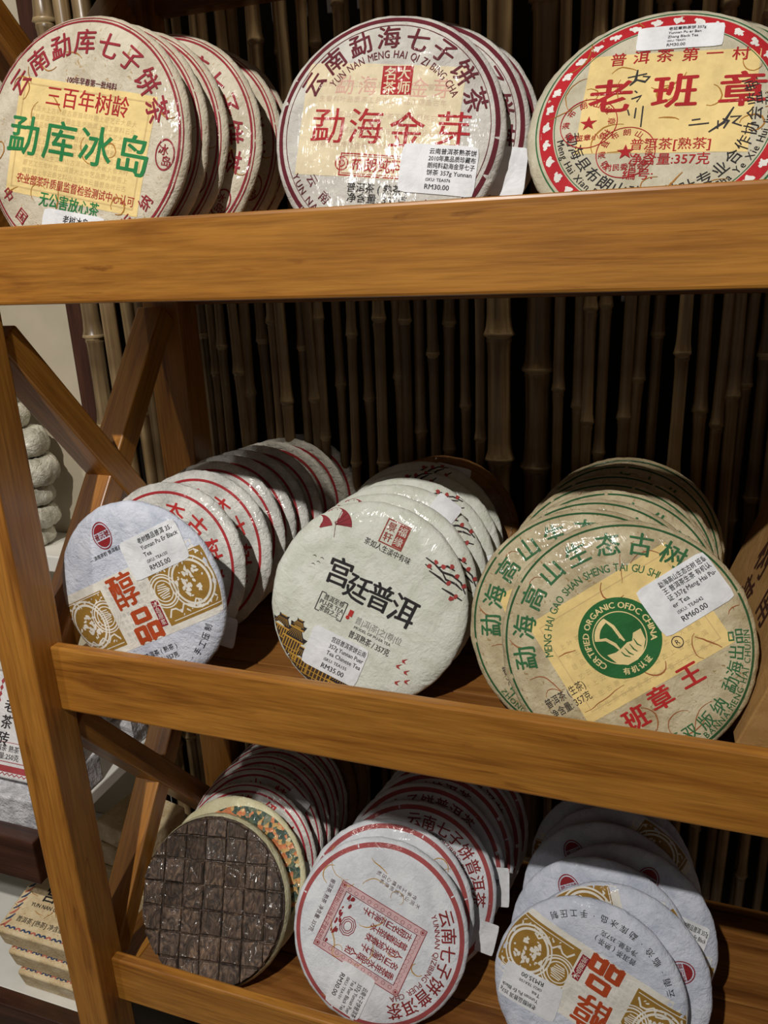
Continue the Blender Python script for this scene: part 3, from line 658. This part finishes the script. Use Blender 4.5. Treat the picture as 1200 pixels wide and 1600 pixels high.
def d_brickred(R=.105):
    pr = Print(); p = pr.part('ring_print', BRK, L1); pr.ring(p, .905, .955)
    p = pr.part('lettering', ink((140, 44, 44)), L2, 'arc'); pr.arc(p, '云南七子饼普洱茶', .175, .79, 136, 44, .013); pr.arc(p, 'YUNNAN QIZIBING PUER CHA', .082, .665, 142, 42, .008)
    f = pr.part('seal_frame', ink((222, 186, 188)), L1); pr.frame(f, .08, -.06, .76, 1.06, .075, 4)
    g = pr.part('seal_drawing', ink((150, 50, 52)), L2); pr.frame(g, .08, -.06, .77, 1.07, .008, 4); pr.frame(g, .08, -.06, .60, .90, .008, 4)
    c, s = math.cos(R_(4)), math.sin(R_(4)); rnd = random.Random(9)
    def T(x, y): return (.08 + c * x - s * y, -.06 + s * x + c * y)
    for sx in (-1, 1):
        for sy in (-1, 1): X, Y = T(sx * .345, sy * .495); pr.ring(g, .022, .028, 16, X, Y); pr.disc(g, .014, X, Y, 10)
    src = '古树名山云海七子普洱香茶年水品味人和天地春秋'
    for i in range(5):
        for j in range(8):
            X, Y = T(-.23 + i * .115, .37 - j * .075); 
            if j > 5 and i in (1, 2, 3): continue
            pr.text(g, src[(i * 8 + j) % len(src)], .088, X, Y, 4, .016)
    for k in range(11):
        t = k / 10; X, Y = T(-.33, .42 - .84 * t); pr.ring(g, .018, .022, 14, X, Y); X2, Y2 = T(.33, .42 - .84 * t); pr.ring(g, .018, .022, 14, X2, Y2); X3, Y3 = T(-.28 + .56 * t, .47); pr.ring(g, .020, .023, 8, X3, Y3, 20, 300); X3, Y3 = T(-.28 + .56 * t, -.50); pr.text(g, src[k % 9], .06, X3, Y3, 4, .0)
    X, Y = T(.02, -.27); 
    for r in (.05, .075, .10): pr.ring(g, r, r + .010, 9, X, Y, 0, 360, .85)
    for k in range(22):
        X, Y = T(rnd.uniform(-.27, .27), rnd.uniform(-.43, -.33)); pr.poly(g, blob(rnd, X, Y, rnd.uniform(.012, .035), 7, .6))
    p = pr.part('small_print', ink((96, 70, 76)), L2, 'sm')
    for k, t in enumerate(('不同山头古树原料', '传承工艺精心压制')):
        for j, ch in enumerate(t): pr.text(p, ch, .052, -.50 - .06 * k, .22 - j * .066 - .07 * k, 6, .0)
    pr.text(p, '普洱茶, 熟茶  净含量: 357克', .062, .10, -.69, 5, .008, width=.62)
    pr.fibres(31, 16, ink((196, 150, 72)), .9); return Design('brickred', R, P_SNOW, pr, 27)

def d_brown():
    pr = Print(); p = pr.part('ring_print', ink((120, 84, 46)), L1); pr.ring(p, .90, .91); return Design('brown', .100, P_BROWN, pr, 33)

def flower_mat():
    m, nt, b = nodes('pressed_flowers'); L = nt.links; tc = N(nt, 'ShaderNodeTexCoord')
    v = N(nt, 'ShaderNodeTexVoronoi', i_Scale=190, i_Randomness=1.0); L.new(tc.outputs['Object'], v.inputs['Vector'])
    sp = N(nt, 'ShaderNodeSeparateColor'); L.new(v.outputs['Color'], sp.inputs[0])
    big = N(nt, 'ShaderNodeTexNoise', i_Scale=30, i_Detail=2); L.new(tc.outputs['Object'], big.inputs['Vector'])
    ma = N(nt, 'ShaderNodeMath', operation='MULTIPLY_ADD'); L.new(big.outputs[0], ma.inputs[0]); ma.inputs[1].default_value = .9; L.new(sp.outputs[0], ma.inputs[2])
    mh = N(nt, 'ShaderNodeMath', operation='MULTIPLY'); L.new(ma.outputs[0], mh.inputs[0]); mh.inputs[1].default_value = .55
    r = ramp(nt, [(.2, s2l((60, 82, 70))), (.42, s2l((96, 110, 84))), (.5, s2l((214, 170, 104))), (.6, s2l((216, 132, 82))), (.75, s2l((120, 128, 104)))]); r.color_ramp.interpolation = 'CONSTANT'
    L.new(mh.outputs[0], r.inputs[0]); L.new(r.outputs[0], b.inputs['Base Color'])
    bp = N(nt, 'ShaderNodeBump', i_Strength=.6, i_Distance=.003); L.new(v.outputs['Distance'], bp.inputs['Height']); L.new(bp.outputs[0], b.inputs['Normal'])
    b.inputs['Roughness'].default_value = .6; film(nt, b, tc.outputs['Object'], 1.0, .7, .12, 1.0, .009, .5)
    return m
def d_flower():
    pr = Print(); p = pr.part('flower_window', flower_mat(), L1); pr.ring(p, .01, .82, 72, .11, .09)
    n = len(p[3]); return Design('flower', .102, P_IVORY, pr, 37)

def tea_mat():
    m, nt, b = nodes('pressed_black_tea'); L = nt.links; tc = N(nt, 'ShaderNodeTexCoord'); oi = N(nt, 'ShaderNodeObjectInfo')
    mp = N(nt, 'ShaderNodeMapping'); mp.inputs['Scale'].default_value = (1, .45, 1); mp.inputs['Rotation'].default_value = (0, 0, .5); L.new(tc.outputs['Object'], mp.inputs[0])
    n = N(nt, 'ShaderNodeTexNoise', i_Scale=95, i_Detail=5, i_Roughness=.6, i_Distortion=2.6); L.new(mp.outputs[0], n.inputs['Vector'])
    r = ramp(nt, [(.30, (.014, .010, .009)), (.45, (.060, .040, .030)), (.58, (.125, .080, .055)), (.72, (.24, .155, .095))]); L.new(n.outputs[0], r.inputs[0])
    hv = N(nt, 'ShaderNodeHueSaturation'); L.new(r.outputs[0], hv.inputs['Color']); mr = N(nt, 'ShaderNodeMapRange'); mr.inputs[3].default_value = .75; mr.inputs[4].default_value = 1.5; L.new(oi.outputs['Random'], mr.inputs[0]); L.new(mr.outputs[0], hv.inputs['Value'])
    L.new(hv.outputs[0], b.inputs['Base Color'])
    bp = N(nt, 'ShaderNodeBump', i_Strength=.8, i_Distance=.003); L.new(n.outputs[0], bp.inputs['Height']); L.new(bp.outputs[0], b.inputs['Normal'])
    b.inputs['Roughness'].default_value = .6; film(nt, b, tc.outputs['Object'], 1.0, .75, .14, 1.0, .011, .6)
    return m

D_MENGKU, D_MENGHAI, D_BANZ, D_CHUN = d_mengku(), d_menghai(), d_banzhang(), d_chunpin()
D_CHUN2 = D_CHUN; D_RED = d_redring(.099, ink((176, 48, 54)), '生态古树茶', 17); D_RED2 = d_redring(.101, ink((172, 44, 58)), '南山特级古树茶', 19, .026, .755)
D_PAL, D_GRN, D_BRK, D_BRN, D_FLW = d_palace(), d_green(), d_brickred(), d_brown(), d_flower()

# ------------------------------------------------------------------ cakes on the shelves
ORD = ['front', 'second', 'third', 'fourth', 'fifth', 'sixth', 'seventh', 'eighth', 'ninth', 'tenth']
def row(des, items, z, lean, yaw, desc, group, first=2):
    """items: (x, y, design rotation[, design, description])"""
    out = []
    for k, it in enumerate(items):
        x, y, rot = it[:3]; d = it[3] if len(it) > 3 else des; ds = it[4] if len(it) > 4 else desc
        out.append(cake(d, (x, y, z), lean + .4 * k, yaw, rot, '%s, %s cake from the front' % (ds, ORD[first - 1 + k]), group))
    return out
T1 = 'tea cakes on the top shelf'; T2 = 'tea cakes on the middle shelf'; T3 = 'tea cakes on the bottom shelf'
# top shelf
c = cake(D_MENGKU, (-.480, .594, 0), 13, 1.5, 0, 'round beige tea cake with big green characters on a yellow label, top shelf', T1)
sticker(c, -.08, -.78, .62, .42, -11, ['老树冰岛 357g', 'Yunnan Puer Tea', 'iSKU: TEA073', 'RM30.00'])
row(D_MENGKU, [(-.477, .6165, -4), (-.472, .640, -12), (-.451, .6635, -26), (-.451, .706, -14), (-.453, .730, 30)], 0, 13.2, 1.5, 'beige thin red-ringed cakes, left stack, top shelf', T1)
c = cake(D_MENGHAI, (-.221, .654, 0), 17, 6, 0, 'round grey-white tea cake with a thick maroon ring and red stamp, top shelf', T1)
sticker(c, .455, -.345, .64, .40, -7, ['云南普洱茶熟茶饼', '2010年高品质珍藏布', '朗纯料勐海金芽七子', '饼茶 357g Yunnan', 'iSKU: TEA076', 'RM30.00'], .36)
c2 = row(D_MENGHAI, [(-.205, .679, -20)], 0, 17, 6, 'grey maroon-ringed cakes, centre stack, top shelf', T1)[0]
sticker(c2, .80, -.36, .35, .40, -5, [])
row(D_MENGHAI, [(-.200, .7035, 15)], 0, 17, 6, 'grey maroon-ringed cakes, centre stack, top shelf', T1, 3)
c = cake(D_BANZ, (-.006, .640, 0), 31, -.5, 0, 'round cream tea cake with a red band of white figures and round star stamps', T1)
sticker(c, .095, .68, .62, .215, -3, ['老班章熟茶饼 357g', 'Yunnan Pu er Ban', 'Zhang Black Tea', 'iSKU: TEA071', 'RM30.00'], .36)
row(D_BANZ, [(.012, .667, 20)], 0, 31, -.5, 'cream red-banded cakes, right stack, top shelf', T1)
# middle shelf, left stack
c = cake(D_CHUN, (-.487, .602, -.425), 5, 0, 26, 'blue-white tea cake with a gold patterned band, left end of the middle shelf', T2)
sticker(c, .265, .525, .735, .43, 26, ['老树醇品普洱 357g', 'Yunnan Pu Er Black', 'Tea', 'iSKU: TEA150', 'RM35.00'], .33)
st = row(D_RED, [(-.506, .660, -38), (-.500, .712, -58), (-.504, .755, -95), (-.505, .788, -80), (-.500, .815, -60), (-.492, .842, -58), (-.485, .868, -40), (-.478, .893, -70), (-.470, .918, -50)], -.425, 16, 0, 'crinkled white red-ringed cakes, left stack, middle shelf', T2)
sticker(st[0], .78, -.62, .34, .34, -8, [])
# middle shelf, centre stack
c = cake(D_PAL, (-.250, .621, -.425), 21, 5, -22, 'pale green-white tea cake with black calligraphy and dark palace roofs', T2)
sticker(c, -.28, -.53, .61, .40, -21, ['宫廷普洱茶饼云南', '357g Yunnan Puer', 'Tea Chinese Tea', 'iSKU: TEA155', 'RM35.00'], .36)
st = row(D_PAL, [(-.246, .649, -24), (-.245, .685, -2), (-.241, .712, 20), (-.241, .745, 48), (-.246, .785, 40)], -.425, 21, 5, 'pale plum-blossom cakes, centre stack, middle shelf', T2)
sticker(st[1], .52, .72, .30, .30, -35, []); sticker(st[2], .86, .02, .25, .36, -60, [])
c = row(D_BRN, [(-.232, .832, 0)], -.425, 23, 5, 'plain brown cake with white label, centre stack, middle shelf', T2, 7)[0]
sticker(c, .12, .68, .46, .38, -12, [])
# middle shelf, right stack
c = cake(D_GRN, (-.005, .588, -.425), 25, .5, 37, 'hemp-brown tea cake with a green ring and round green organic emblem and price sticker', T2)
sticker(c, .43, .43, .63, .43, 38, ['勐海高山生态古树 班章', '王 普洱茶生茶 有机认', '证 357g Meng Hai Pu-', 'er Tea', 'iSKU: TEA042', 'RM60.00'], .30)
row(D_GRN, [(-.040, .6145, 28), (-.034, .647, 4), (-.024, .680, -24), (-.027, .712, -40), (-.024, .745, -50), (-.019, .789, -30), (-.015, .820, 10)], -.425, 25.2, .5, 'hemp-brown green-ringed cakes, right stack, middle shelf', T2)
# bottom shelf, left stack: the bare cake of tea squares first
def block_cake():
    R = .101; e = empty('tea_block_cake'); e.matrix_world = cake_matrix(-.474, .590, -.845, R, 31, 0)
    tag(e, 'dark brown film-wrapped tea cake pressed into small squares, bottom shelf', 'tea cake', T3)
    tm = tea_mat(); pb = Print(); ns = 96; V, F = [], []
    prof = [(.0, .0045), (.9, .0045), (.975, .003), (.985, -.002), (.99, -.008), (.96, -.0105), (0, -.0105)]
    for q, z in prof:
        for i in range(ns): a = 2 * math.pi * i / ns; V.append((R * q * math.cos(a), R * q * math.sin(a), z))
    for j in range(len(prof) - 1):
        for i in range(ns): i2 = (i + 1) % ns; F.append((j * ns + i, (j + 1) * ns + i, (j + 1) * ns + i2, j * ns + i2))
    o = meshobj('cake_base', V, F, tm, e, True); o.location = (0, R, 0)
    V, F = [], []
    for q, z in ((.985, .002), (1.005, -.003), (1.012, -.009), (.98, -.0118), (0, -.012)):
        for i in range(ns): a = 2 * math.pi * i / ns; k = 1 + .006 * noise.noise(Vector((math.cos(a) * 9, math.sin(a) * 9, q))); V.append((R * q * k * math.cos(a), R * q * k * math.sin(a), z))
    for j in range(4):
        for i in range(ns): i2 = (i + 1) % ns; F.append((j * ns + i, (j + 1) * ns + i, (j + 1) * ns + i2, j * ns + i2))
    o = meshobj('backing_paper', V, F, P_IVORY, e, True); o.location = (0, R, 0)
    pitch = .283 * R; rot = R_(7); rc = .965 * R; cs, sn = math.cos(rot), math.sin(rot); rnd = random.Random(5)
    circ = [(rc * math.cos(2 * math.pi * i / 72), rc * math.sin(2 * math.pi * i / 72)) for i in range(72)]
    def clip(poly):
        for i in range(72):
            ax, ay = circ[i]; bx, by = circ[(i + 1) % 72]; out = []
            for k in range(len(poly)):
                p, q = poly[k], poly[(k + 1) % len(poly)]
                dp = (bx - ax) * (p[1] - ay) - (by - ay) * (p[0] - ax); dq = (bx - ax) * (q[1] - ay) - (by - ay) * (q[0] - ax)
                if dp >= 0: out.append(p)
                if (dp >= 0) != (dq >= 0): t = dp / (dp - dq); out.append((p[0] + t * (q[0] - p[0]), p[1] + t * (q[1] - p[1])))
            poly = out
            if not poly: return []
        return poly
    for iy in range(-4, 5):
        for ix in range(-4, 5):
            cx, cy = (ix + .12) * pitch, (iy + .14) * pitch; hgap = pitch / 2 - .0008
            sq = [(cx + a * hgap, cy + b * hgap) for a, b in ((-1, -1), (0, -1), (1, -1), (1, 0), (1, 1), (0, 1), (-1, 1), (-1, 0))]
            sq = clip([(x * cs - y * sn, x * sn + y * cs) for x, y in sq])
            if len(sq) < 3: continue
            area = abs(sum(sq[i][0] * sq[(i + 1) % len(sq)][1] - sq[(i + 1) % len(sq)][0] * sq[i][1] for i in range(len(sq)))) / 2
            if area < .12 * pitch * pitch: continue
            mx, my = sum(p[0] for p in sq) / len(sq), sum(p[1] for p in sq) / len(sq); n = len(sq); top = .0088 + rnd.uniform(-.0010, .0010); tx, ty = rnd.uniform(-.09, .09), rnd.uniform(-.09, .09); sq = [(x + rnd.uniform(-.0007, .0007), y + rnd.uniform(-.0007, .0007)) for x, y in sq]
            V = [(x, y, .0042) for x, y in sq] + [(mx + (x - mx) * .97, my + (y - my) * .97, top - .0014) for x, y in sq] + [(mx + (x - mx) * .86, my + (y - my) * .86, top + (x - mx) * tx + (y - my) * ty) for x, y in sq] + [(mx, my, top + .0003)]
            F = [(j * n + i, j * n + (i + 1) % n, (j + 1) * n + (i + 1) % n, (j + 1) * n + i) for j in (0, 1) for i in range(n)] + [(2 * n + i, 2 * n + (i + 1) % n, 3 * n) for i in range(n)]
            b = meshobj('tea_block', V, F, tm, e); b.location = (0, R, 0)
block_cake()
cake(D_FLW, (-.466, .6265, -.845), 31, 0, 0, 'ivory-paper tea cake with a window of pressed flowers behind the dark block cake', T3)
st = row(D_RED2, [(-.465, .660, -20), (-.471, .694, -50), (-.472, .722, -60), (-.470, .748, 0), (-.468, .774, 0)], -.845, 31, 0, 'white red-ringed cakes, left stack, bottom shelf', T3, 3)
sticker(st[0], .80, -.02, .34, .42, -35, ['', 'a', 'Cha', '']); sticker(st[1], .55, .62, .34, .26, -30, [])
row(D_BRN, [(-.462, .800, 0), (-.455, .826, 0)], -.845, 33.2, 0, 'plain brown cakes, left stack, bottom shelf', T3, 8)
c = cake(D_BRK, (-.2505, .604, -.845), 28, 7, -117, 'white tea cake with a brick-red ring and square red seal print, bottom shelf', T3)
sticker(c, -.275, -.615, .50, .42, -113, ['云南七子饼普洱茶', '357g Yunnan Puer', 'Tea Puer Black Tea', 'iSKU: TEA101', 'RM30.00'], .26)
st = row(D_BRK, [(-.2515, .637, 150), (-.232, .678, -45), (-.229, .714, 5), (-.222, .742, 20), (-.216, .769, -10), (-.212, .796, 30)], -.845, 28, 7, 'white brick-red ringed cakes, centre stack, bottom shelf', T3)
sticker(st[1], .90, -.42, .22, .34, -12, []); sticker(st[2], .93, -.10, .26, .44, 2, ['', '普洱', '7g', ''], .3)
c = cake(D_CHUN2, (-.020, .607, -.845), 20, -3, 160, 'blue-white gold-banded tea cake turned upside down, bottom shelf', T3)
sticker(c, -.585, -.105, .64, .40, 168, ['老树醇品普洱 357g', 'Yunnan Pu Er Black', 'Tea', 'iSKU: TEA150', 'RM35.00'], .33)
st = row(D_CHUN2, [(.005, .634, -70), (-.012, .668, 28), (.014, .696, -20), (-.008, .727, 32), (.000, .757, 60), (-.006, .786, 0)], -.845, 20.5, -2, 'blue-white gold-banded cakes, right stack, bottom shelf', T3)
sticker(st[1], .52, .40, .48, .34, -22, []); sticker(st[2], .62, .14, .48, .46, -14, ['老树醇品普洱 357g', 'Yunnan Pu Er Black', 'Tea', 'iSKU: TEA150', 'RM35.00'], .33)
for o in list(COL.objects):
    for k in ('_R', '_seed', '_rot'):
        if k in o: del o[k]

# ------------------------------------------------------------------ kraft box on the right
KRAFT = paper('kraft_card', s2l((176, 136, 84)), s2l((160, 120, 70)), None, 0, .15)
bx = empty('kraft_box', (.182, .60, H - .425)); bx.rotation_euler = (0, R_(18), 0)
tag(bx, 'brown kraft cardboard box with brush writing tipped over beside the green-ringed cakes', 'box')
me = bevel_box_mesh('box_body', .100, .285, .235, KRAFT, .0015); o = link(bpy.data.objects.new('box_body', me), bx); o.location = (-.050, .1425, .1175)
me = bevel_box_mesh('box_lid', .104, .289, .05, KRAFT, .0015); o = link(bpy.data.objects.new('box_lid', me), bx); o.location = (-.050, .1425, .222)
bi = ink((70, 40, 30), 0)
for txt, x, y0, size in (('古树普洱', -.03, .045, .050), ('云南', .045, .02, .044)):
    pr = Print(True); p = pr.part('lettering', bi, 0)
    for k, ch in enumerate(txt): pr.text(p, ch, size, x, y0 - k * size * 1.03, 0, .016)
    me = bpy.data.meshes.new('lettering'); me.from_pydata([(-.1004 - (v[2] if len(v) > 2 else 0), .15 - v[0], .115 + v[1]) for v in p[3]], [], p[4]); me.update(); me.materials.append(bi)
    link(bpy.data.objects.new('lettering', me), bx)

# ------------------------------------------------------------------ neighbouring shelf unit on the left
nb = empty('wall_shelf_unit', (-1.05, .8, 0)); tag(nb, 'white shelves with dark red-brown front rails left of the rack', 'shelf')
def nbox(name, x0, x1, y0, y1, z0, z1, mat, bev=.002):
    me = bevel_box_mesh(name, x1 - x0, y1 - y0, z1 - z0, mat, bev); o = link(bpy.data.objects.new(name, me), nb); o.location = Vector(((x0 + x1) / 2, (y0 + y1) / 2, H + (z0 + z1) / 2)) - nb.location
nbox('shelf_board', -1.4, -.795, .885, .984, -.452, -.425, WHITEBOARD)
nbox('shelf_board', -1.4, -.705, .622, .984, -.722, -.702, WHITEBOARD); nbox('front_rail', -1.4, -.702, .598, .622, -.757, -.690, WOODR)
nbox('shelf_board', -1.4, -.675, .622, .984, -1.035, -1.012, WHITEBOARD); nbox('front_rail', -1.4, -.672, .598, .622, -1.075, -1.010, WOODR)
nbox('side_panel', -1.43, -1.40, .60, .984, -1.5, -.30, WOODR)
# stack of small film-wrapped cakes
PLAST = paper('film_wrapped_white', s2l((216, 212, 196)), s2l((158, 154, 138)), None, 1.0, 1.0, 1.6)
def puck(R, T, seed):
    V, F, ns = [], [], 56; prof = [(0, .40), (.35, .46), (.6, .5), (.8, .47), (.92, .32), (1, .10), (1.02, -.08), (.93, -.30), (.78, -.46), (.5, -.5), (0, -.46)]
    for q, z in prof:
        for i in range(ns):
            a = 2 * math.pi * i / ns; v = Vector((math.cos(a), math.sin(a), 0)); k = 1 + .10 * noise.noise(v * 2 + Vector((seed, 0, z))) + .07 * noise.noise(v * 7 + Vector((0, seed, z * 3)))
            V.append((R * q * k * v.x, R * q * k * v.y, T * (z + .10 * q * noise.noise(v * 6 + Vector((seed, q * 2, 0))))))
    for j in range(len(prof) - 1):
        for i in range(ns): i2 = (i + 1) % ns; F.append((j * ns + i, (j + 1) * ns + i, (j + 1) * ns + i2, j * ns + i2))
    return V, F
zc = -.425
names = ['lowest', 'second lowest', 'third lowest', 'fourth lowest', 'third from the top', 'second from the top', 'topmost']
for k, (rad, dx, t) in enumerate(((.030, -.012, .033), (.040, -.008, .036), (.036, -.006, .036), (.042, .003, .045), (.036, 0, .046), (.030, -.022, .038), (.030, -.028, .038))):
    V, F = puck(rad, t, k * 3.3); o = meshobj('wrapped_tea_bowl', V, F, PLAST, None, True)
    o.location = (-.918 + dx, .928, H + zc + t * .5); zc += t * .985; o.rotation_euler = (random.uniform(-.05, .05), random.uniform(-.06, .06), random.random() * 6)
    tag(o, 'small film-wrapped tea bowl behind the rack post, %s of its pile' % names[k], 'tea', 'film-wrapped tea bowls piled on the white shelf')
# paper-wrapped tea bricks
BRW = paper('white_brick_paper', s2l((226, 224, 224)), s2l((196, 194, 196)), None, .6, .3); SILV = paper('silvery_film', s2l((226, 226, 230)), s2l((150, 150, 156)), None, 1.0, .9, 1.5)
BRB = paper('tan_brick_paper', s2l((226, 206, 168)), s2l((200, 176, 134)), s2l((170, 130, 84)), .6, .3); BLU = ink((54, 74, 110)); REDB = ink((170, 70, 74))
def brick(x0, x1, y0, sy, z0, sz, rz, mat, label, group, deco=None, pitch=0):
    """a wrapped brick; its origin is the middle of the lower front edge, about which it is pitched back"""
    e = empty('tea_brick', ((x0 + x1) / 2, y0, H + z0)); e.rotation_euler = (R_(pitch), 0, R_(rz)); tag(e, label, 'tea brick', group); sx = x1 - x0
    me = bevel_box_mesh('wrapper', sx, sy, sz, mat, .004, 3); o = link(bpy.data.objects.new('wrapper', me), e); o.location = (0, sy / 2, sz / 2)
    if deco:
        pr = Print(); deco(pr, sx, sy)
        for nm, m, lay, V, F in pr.parts:
            me = bpy.data.meshes.new(nm); me.from_pydata([(v[0], v[1] + sy / 2, sz + lay + (v[2] if len(v) > 2 else 0)) for v in V], [], F); me.update(); me.materials.append(m); link(bpy.data.objects.new(nm, me), e)
    return e
def deco_lao(pr, sx, sy):
    p = pr.part('lettering', BLK, .0006)
    for k, ch in enumerate('老茶砖'): pr.text(p, ch, .019, .016, sy * .5 - .042 - k * .0215, 0, .014)
    pr.text(p, '普洱茶 熟茶', .009, .022, -sy * .5 + .038, 0, .0); pr.text(p, '净含量:250克', .009, .022, -sy * .5 + .028, 0, .0)
    q = pr.part('border_print', REDB, .0004)
    for k in range(8):
        x, y = -.004, sy * .5 - .012 - k * .0085; pr.poly(q, [(x - .003, y), (x, y - .0042), (x + .003, y), (x, y + .0042)])
    pr.rect(q, 0, -sy * .5 + .013, sx * .96, .008, 0, 8, 1, 9); pr.rect(q, 0, -sy * .5 + .0215, sx * .96, .001, 0, 8, 1, 9); pr.rect(q, 0, -sy * .5 + .046, sx * .96, .0008, 0, 8, 1, 9)
    pr.line(q, [(-sx * .48 + t * .004, -sy * .5 + .005 + (.003 if t % 2 else 0)) for t in range(int(sx * .96 / .004))], .0014, False)
brick(-.900, -.708, .626, .120, -.7015, .049, 0, SILV, 'silvery film-wrapped tea brick under the brick lettered in black', 'tea bricks left of the rack')
brick(-.905, -.700, .664, .135, -.6515, .030, 0, BRW, 'white paper tea brick with black vertical characters left of the front post', 'tea bricks left of the rack', deco_lao, 60)
def wrinkled_pack(x, y, z, sx, sy, sz, rz, label):
    bm = bmesh.new(); bmesh.ops.create_cube(bm, size=1); bmesh.ops.subdivide_edges(bm, edges=list(bm.edges), cuts=6, use_grid_fill=True)
    for v in bm.verts:
        q = Vector((v.co.x * sx, v.co.y * sy, v.co.z * sz)); n = noise.noise_vector(q * 55 + Vector((rz, 0, 0))) * .006; v.co = q + Vector((n.x, n.y, n.z if v.co.z > -.49 else 0))
    me = bpy.data.meshes.new('foil_packet'); bm.to_mesh(me); bm.free(); me.materials.append(SILV)
    o = link(bpy.data.objects.new('foil_packet', me)); o.location = (x, y, H + z + sz / 2 + .001); o.rotation_euler = (0, 0, R_(rz)); tag(o, label, 'packet', 'tea bricks left of the rack')
wrinkled_pack(-.762, .850, -.701, .10, .075, .045, 4, 'crumpled silvery packet seen through the lower cross braces')
wrinkled_pack(-.775, .845, -.652, .09, .07, .035, -12, 'smaller silvery packet lying on the crumpled one behind the cross braces')
def deco_gong(pr, sx, sy):
    p = pr.part('lettering', BLK, .0006); pr.text(p, '宫廷', .026, -.016, sy * .5 - .024, 0, .016); pr.text(p, 'YUN NAN GONG TING', .008, -.010, sy * .5 - .042, 0, .008); pr.text(p, '普洱茶 [熟茶] 净含量: 250克', .009, -.004, -sy * .5 + .022, 0, .003)
    q = pr.part('border_print', BLU, .0004); r = pr.part('border_print_red', ink((196, 110, 92)), .0005)
    n = 17
    for k in range(n):
        x = -sx * .5 + .008 + k * (sx - .016) / (n - 1); y = -sy * .5 + .008
        pr.ring(q if k % 3 else r, .0025, .0048, 10, x, y - .002, 10, 170)
    for k in range(9):
        y = -sy * .5 + .012 + k * (sy - .02) / 8; x = -sx * .5 + .010; pr.line(q if k % 2 else r, [(x - .005, y - .004), (x, y), (x + .004, y + .007)], .0035)
    f = pr.part('straw_fibres', FIBRE, .0006); rnd = random.Random(int(sx * 1e4))
    for _ in range(9):
        x, y, d = rnd.uniform(-.07, .07), rnd.uniform(-.03, .03), rnd.uniform(0, 6); pts = []
        for _ in range(7): pts.append((x, y)); x += .003 * math.cos(d); y += .003 * math.sin(d); d += rnd.uniform(-.5, .5)
        pr.line(f, [(max(-.078, min(.078, a)), max(-.04, min(.04, b_))) for a, b_ in pts], .0009)
for k, dx in enumerate((.012, .006, -.004)):
    brick(-.832 + dx, -.672 + dx, .634 - .002 * k, .088, -1.0115 + k * .0400, .0375, 0, BRB, 'tan paper tea brick with a blue patterned border, %s of three' % ['lowest', 'middle one', 'topmost'][k], 'tan tea bricks below the brown rail', deco_gong, 14)
for k in range(4):
    brick(-.800, -.690, .795, .09, -1.0115 + k * .042, .041, 4 - 5 * k, BRB, 'tan film-wrapped tea brick seen between post and cross brace, %s of four' % ['lowest', 'second lowest', 'second highest', 'topmost'][k], 'tan tea bricks behind the cross braces')
for o in COL.objects:
    if o.type == 'MESH' and o.name.split('.')[0] in ('small_print', 'straw_fibres', 'gold_panel_ornament', 'band_figures', 'seal_drawing', 'border_print', 'border_print_red', 'palace_gold_trim', 'signature'): o['kind'] = 'stuff'
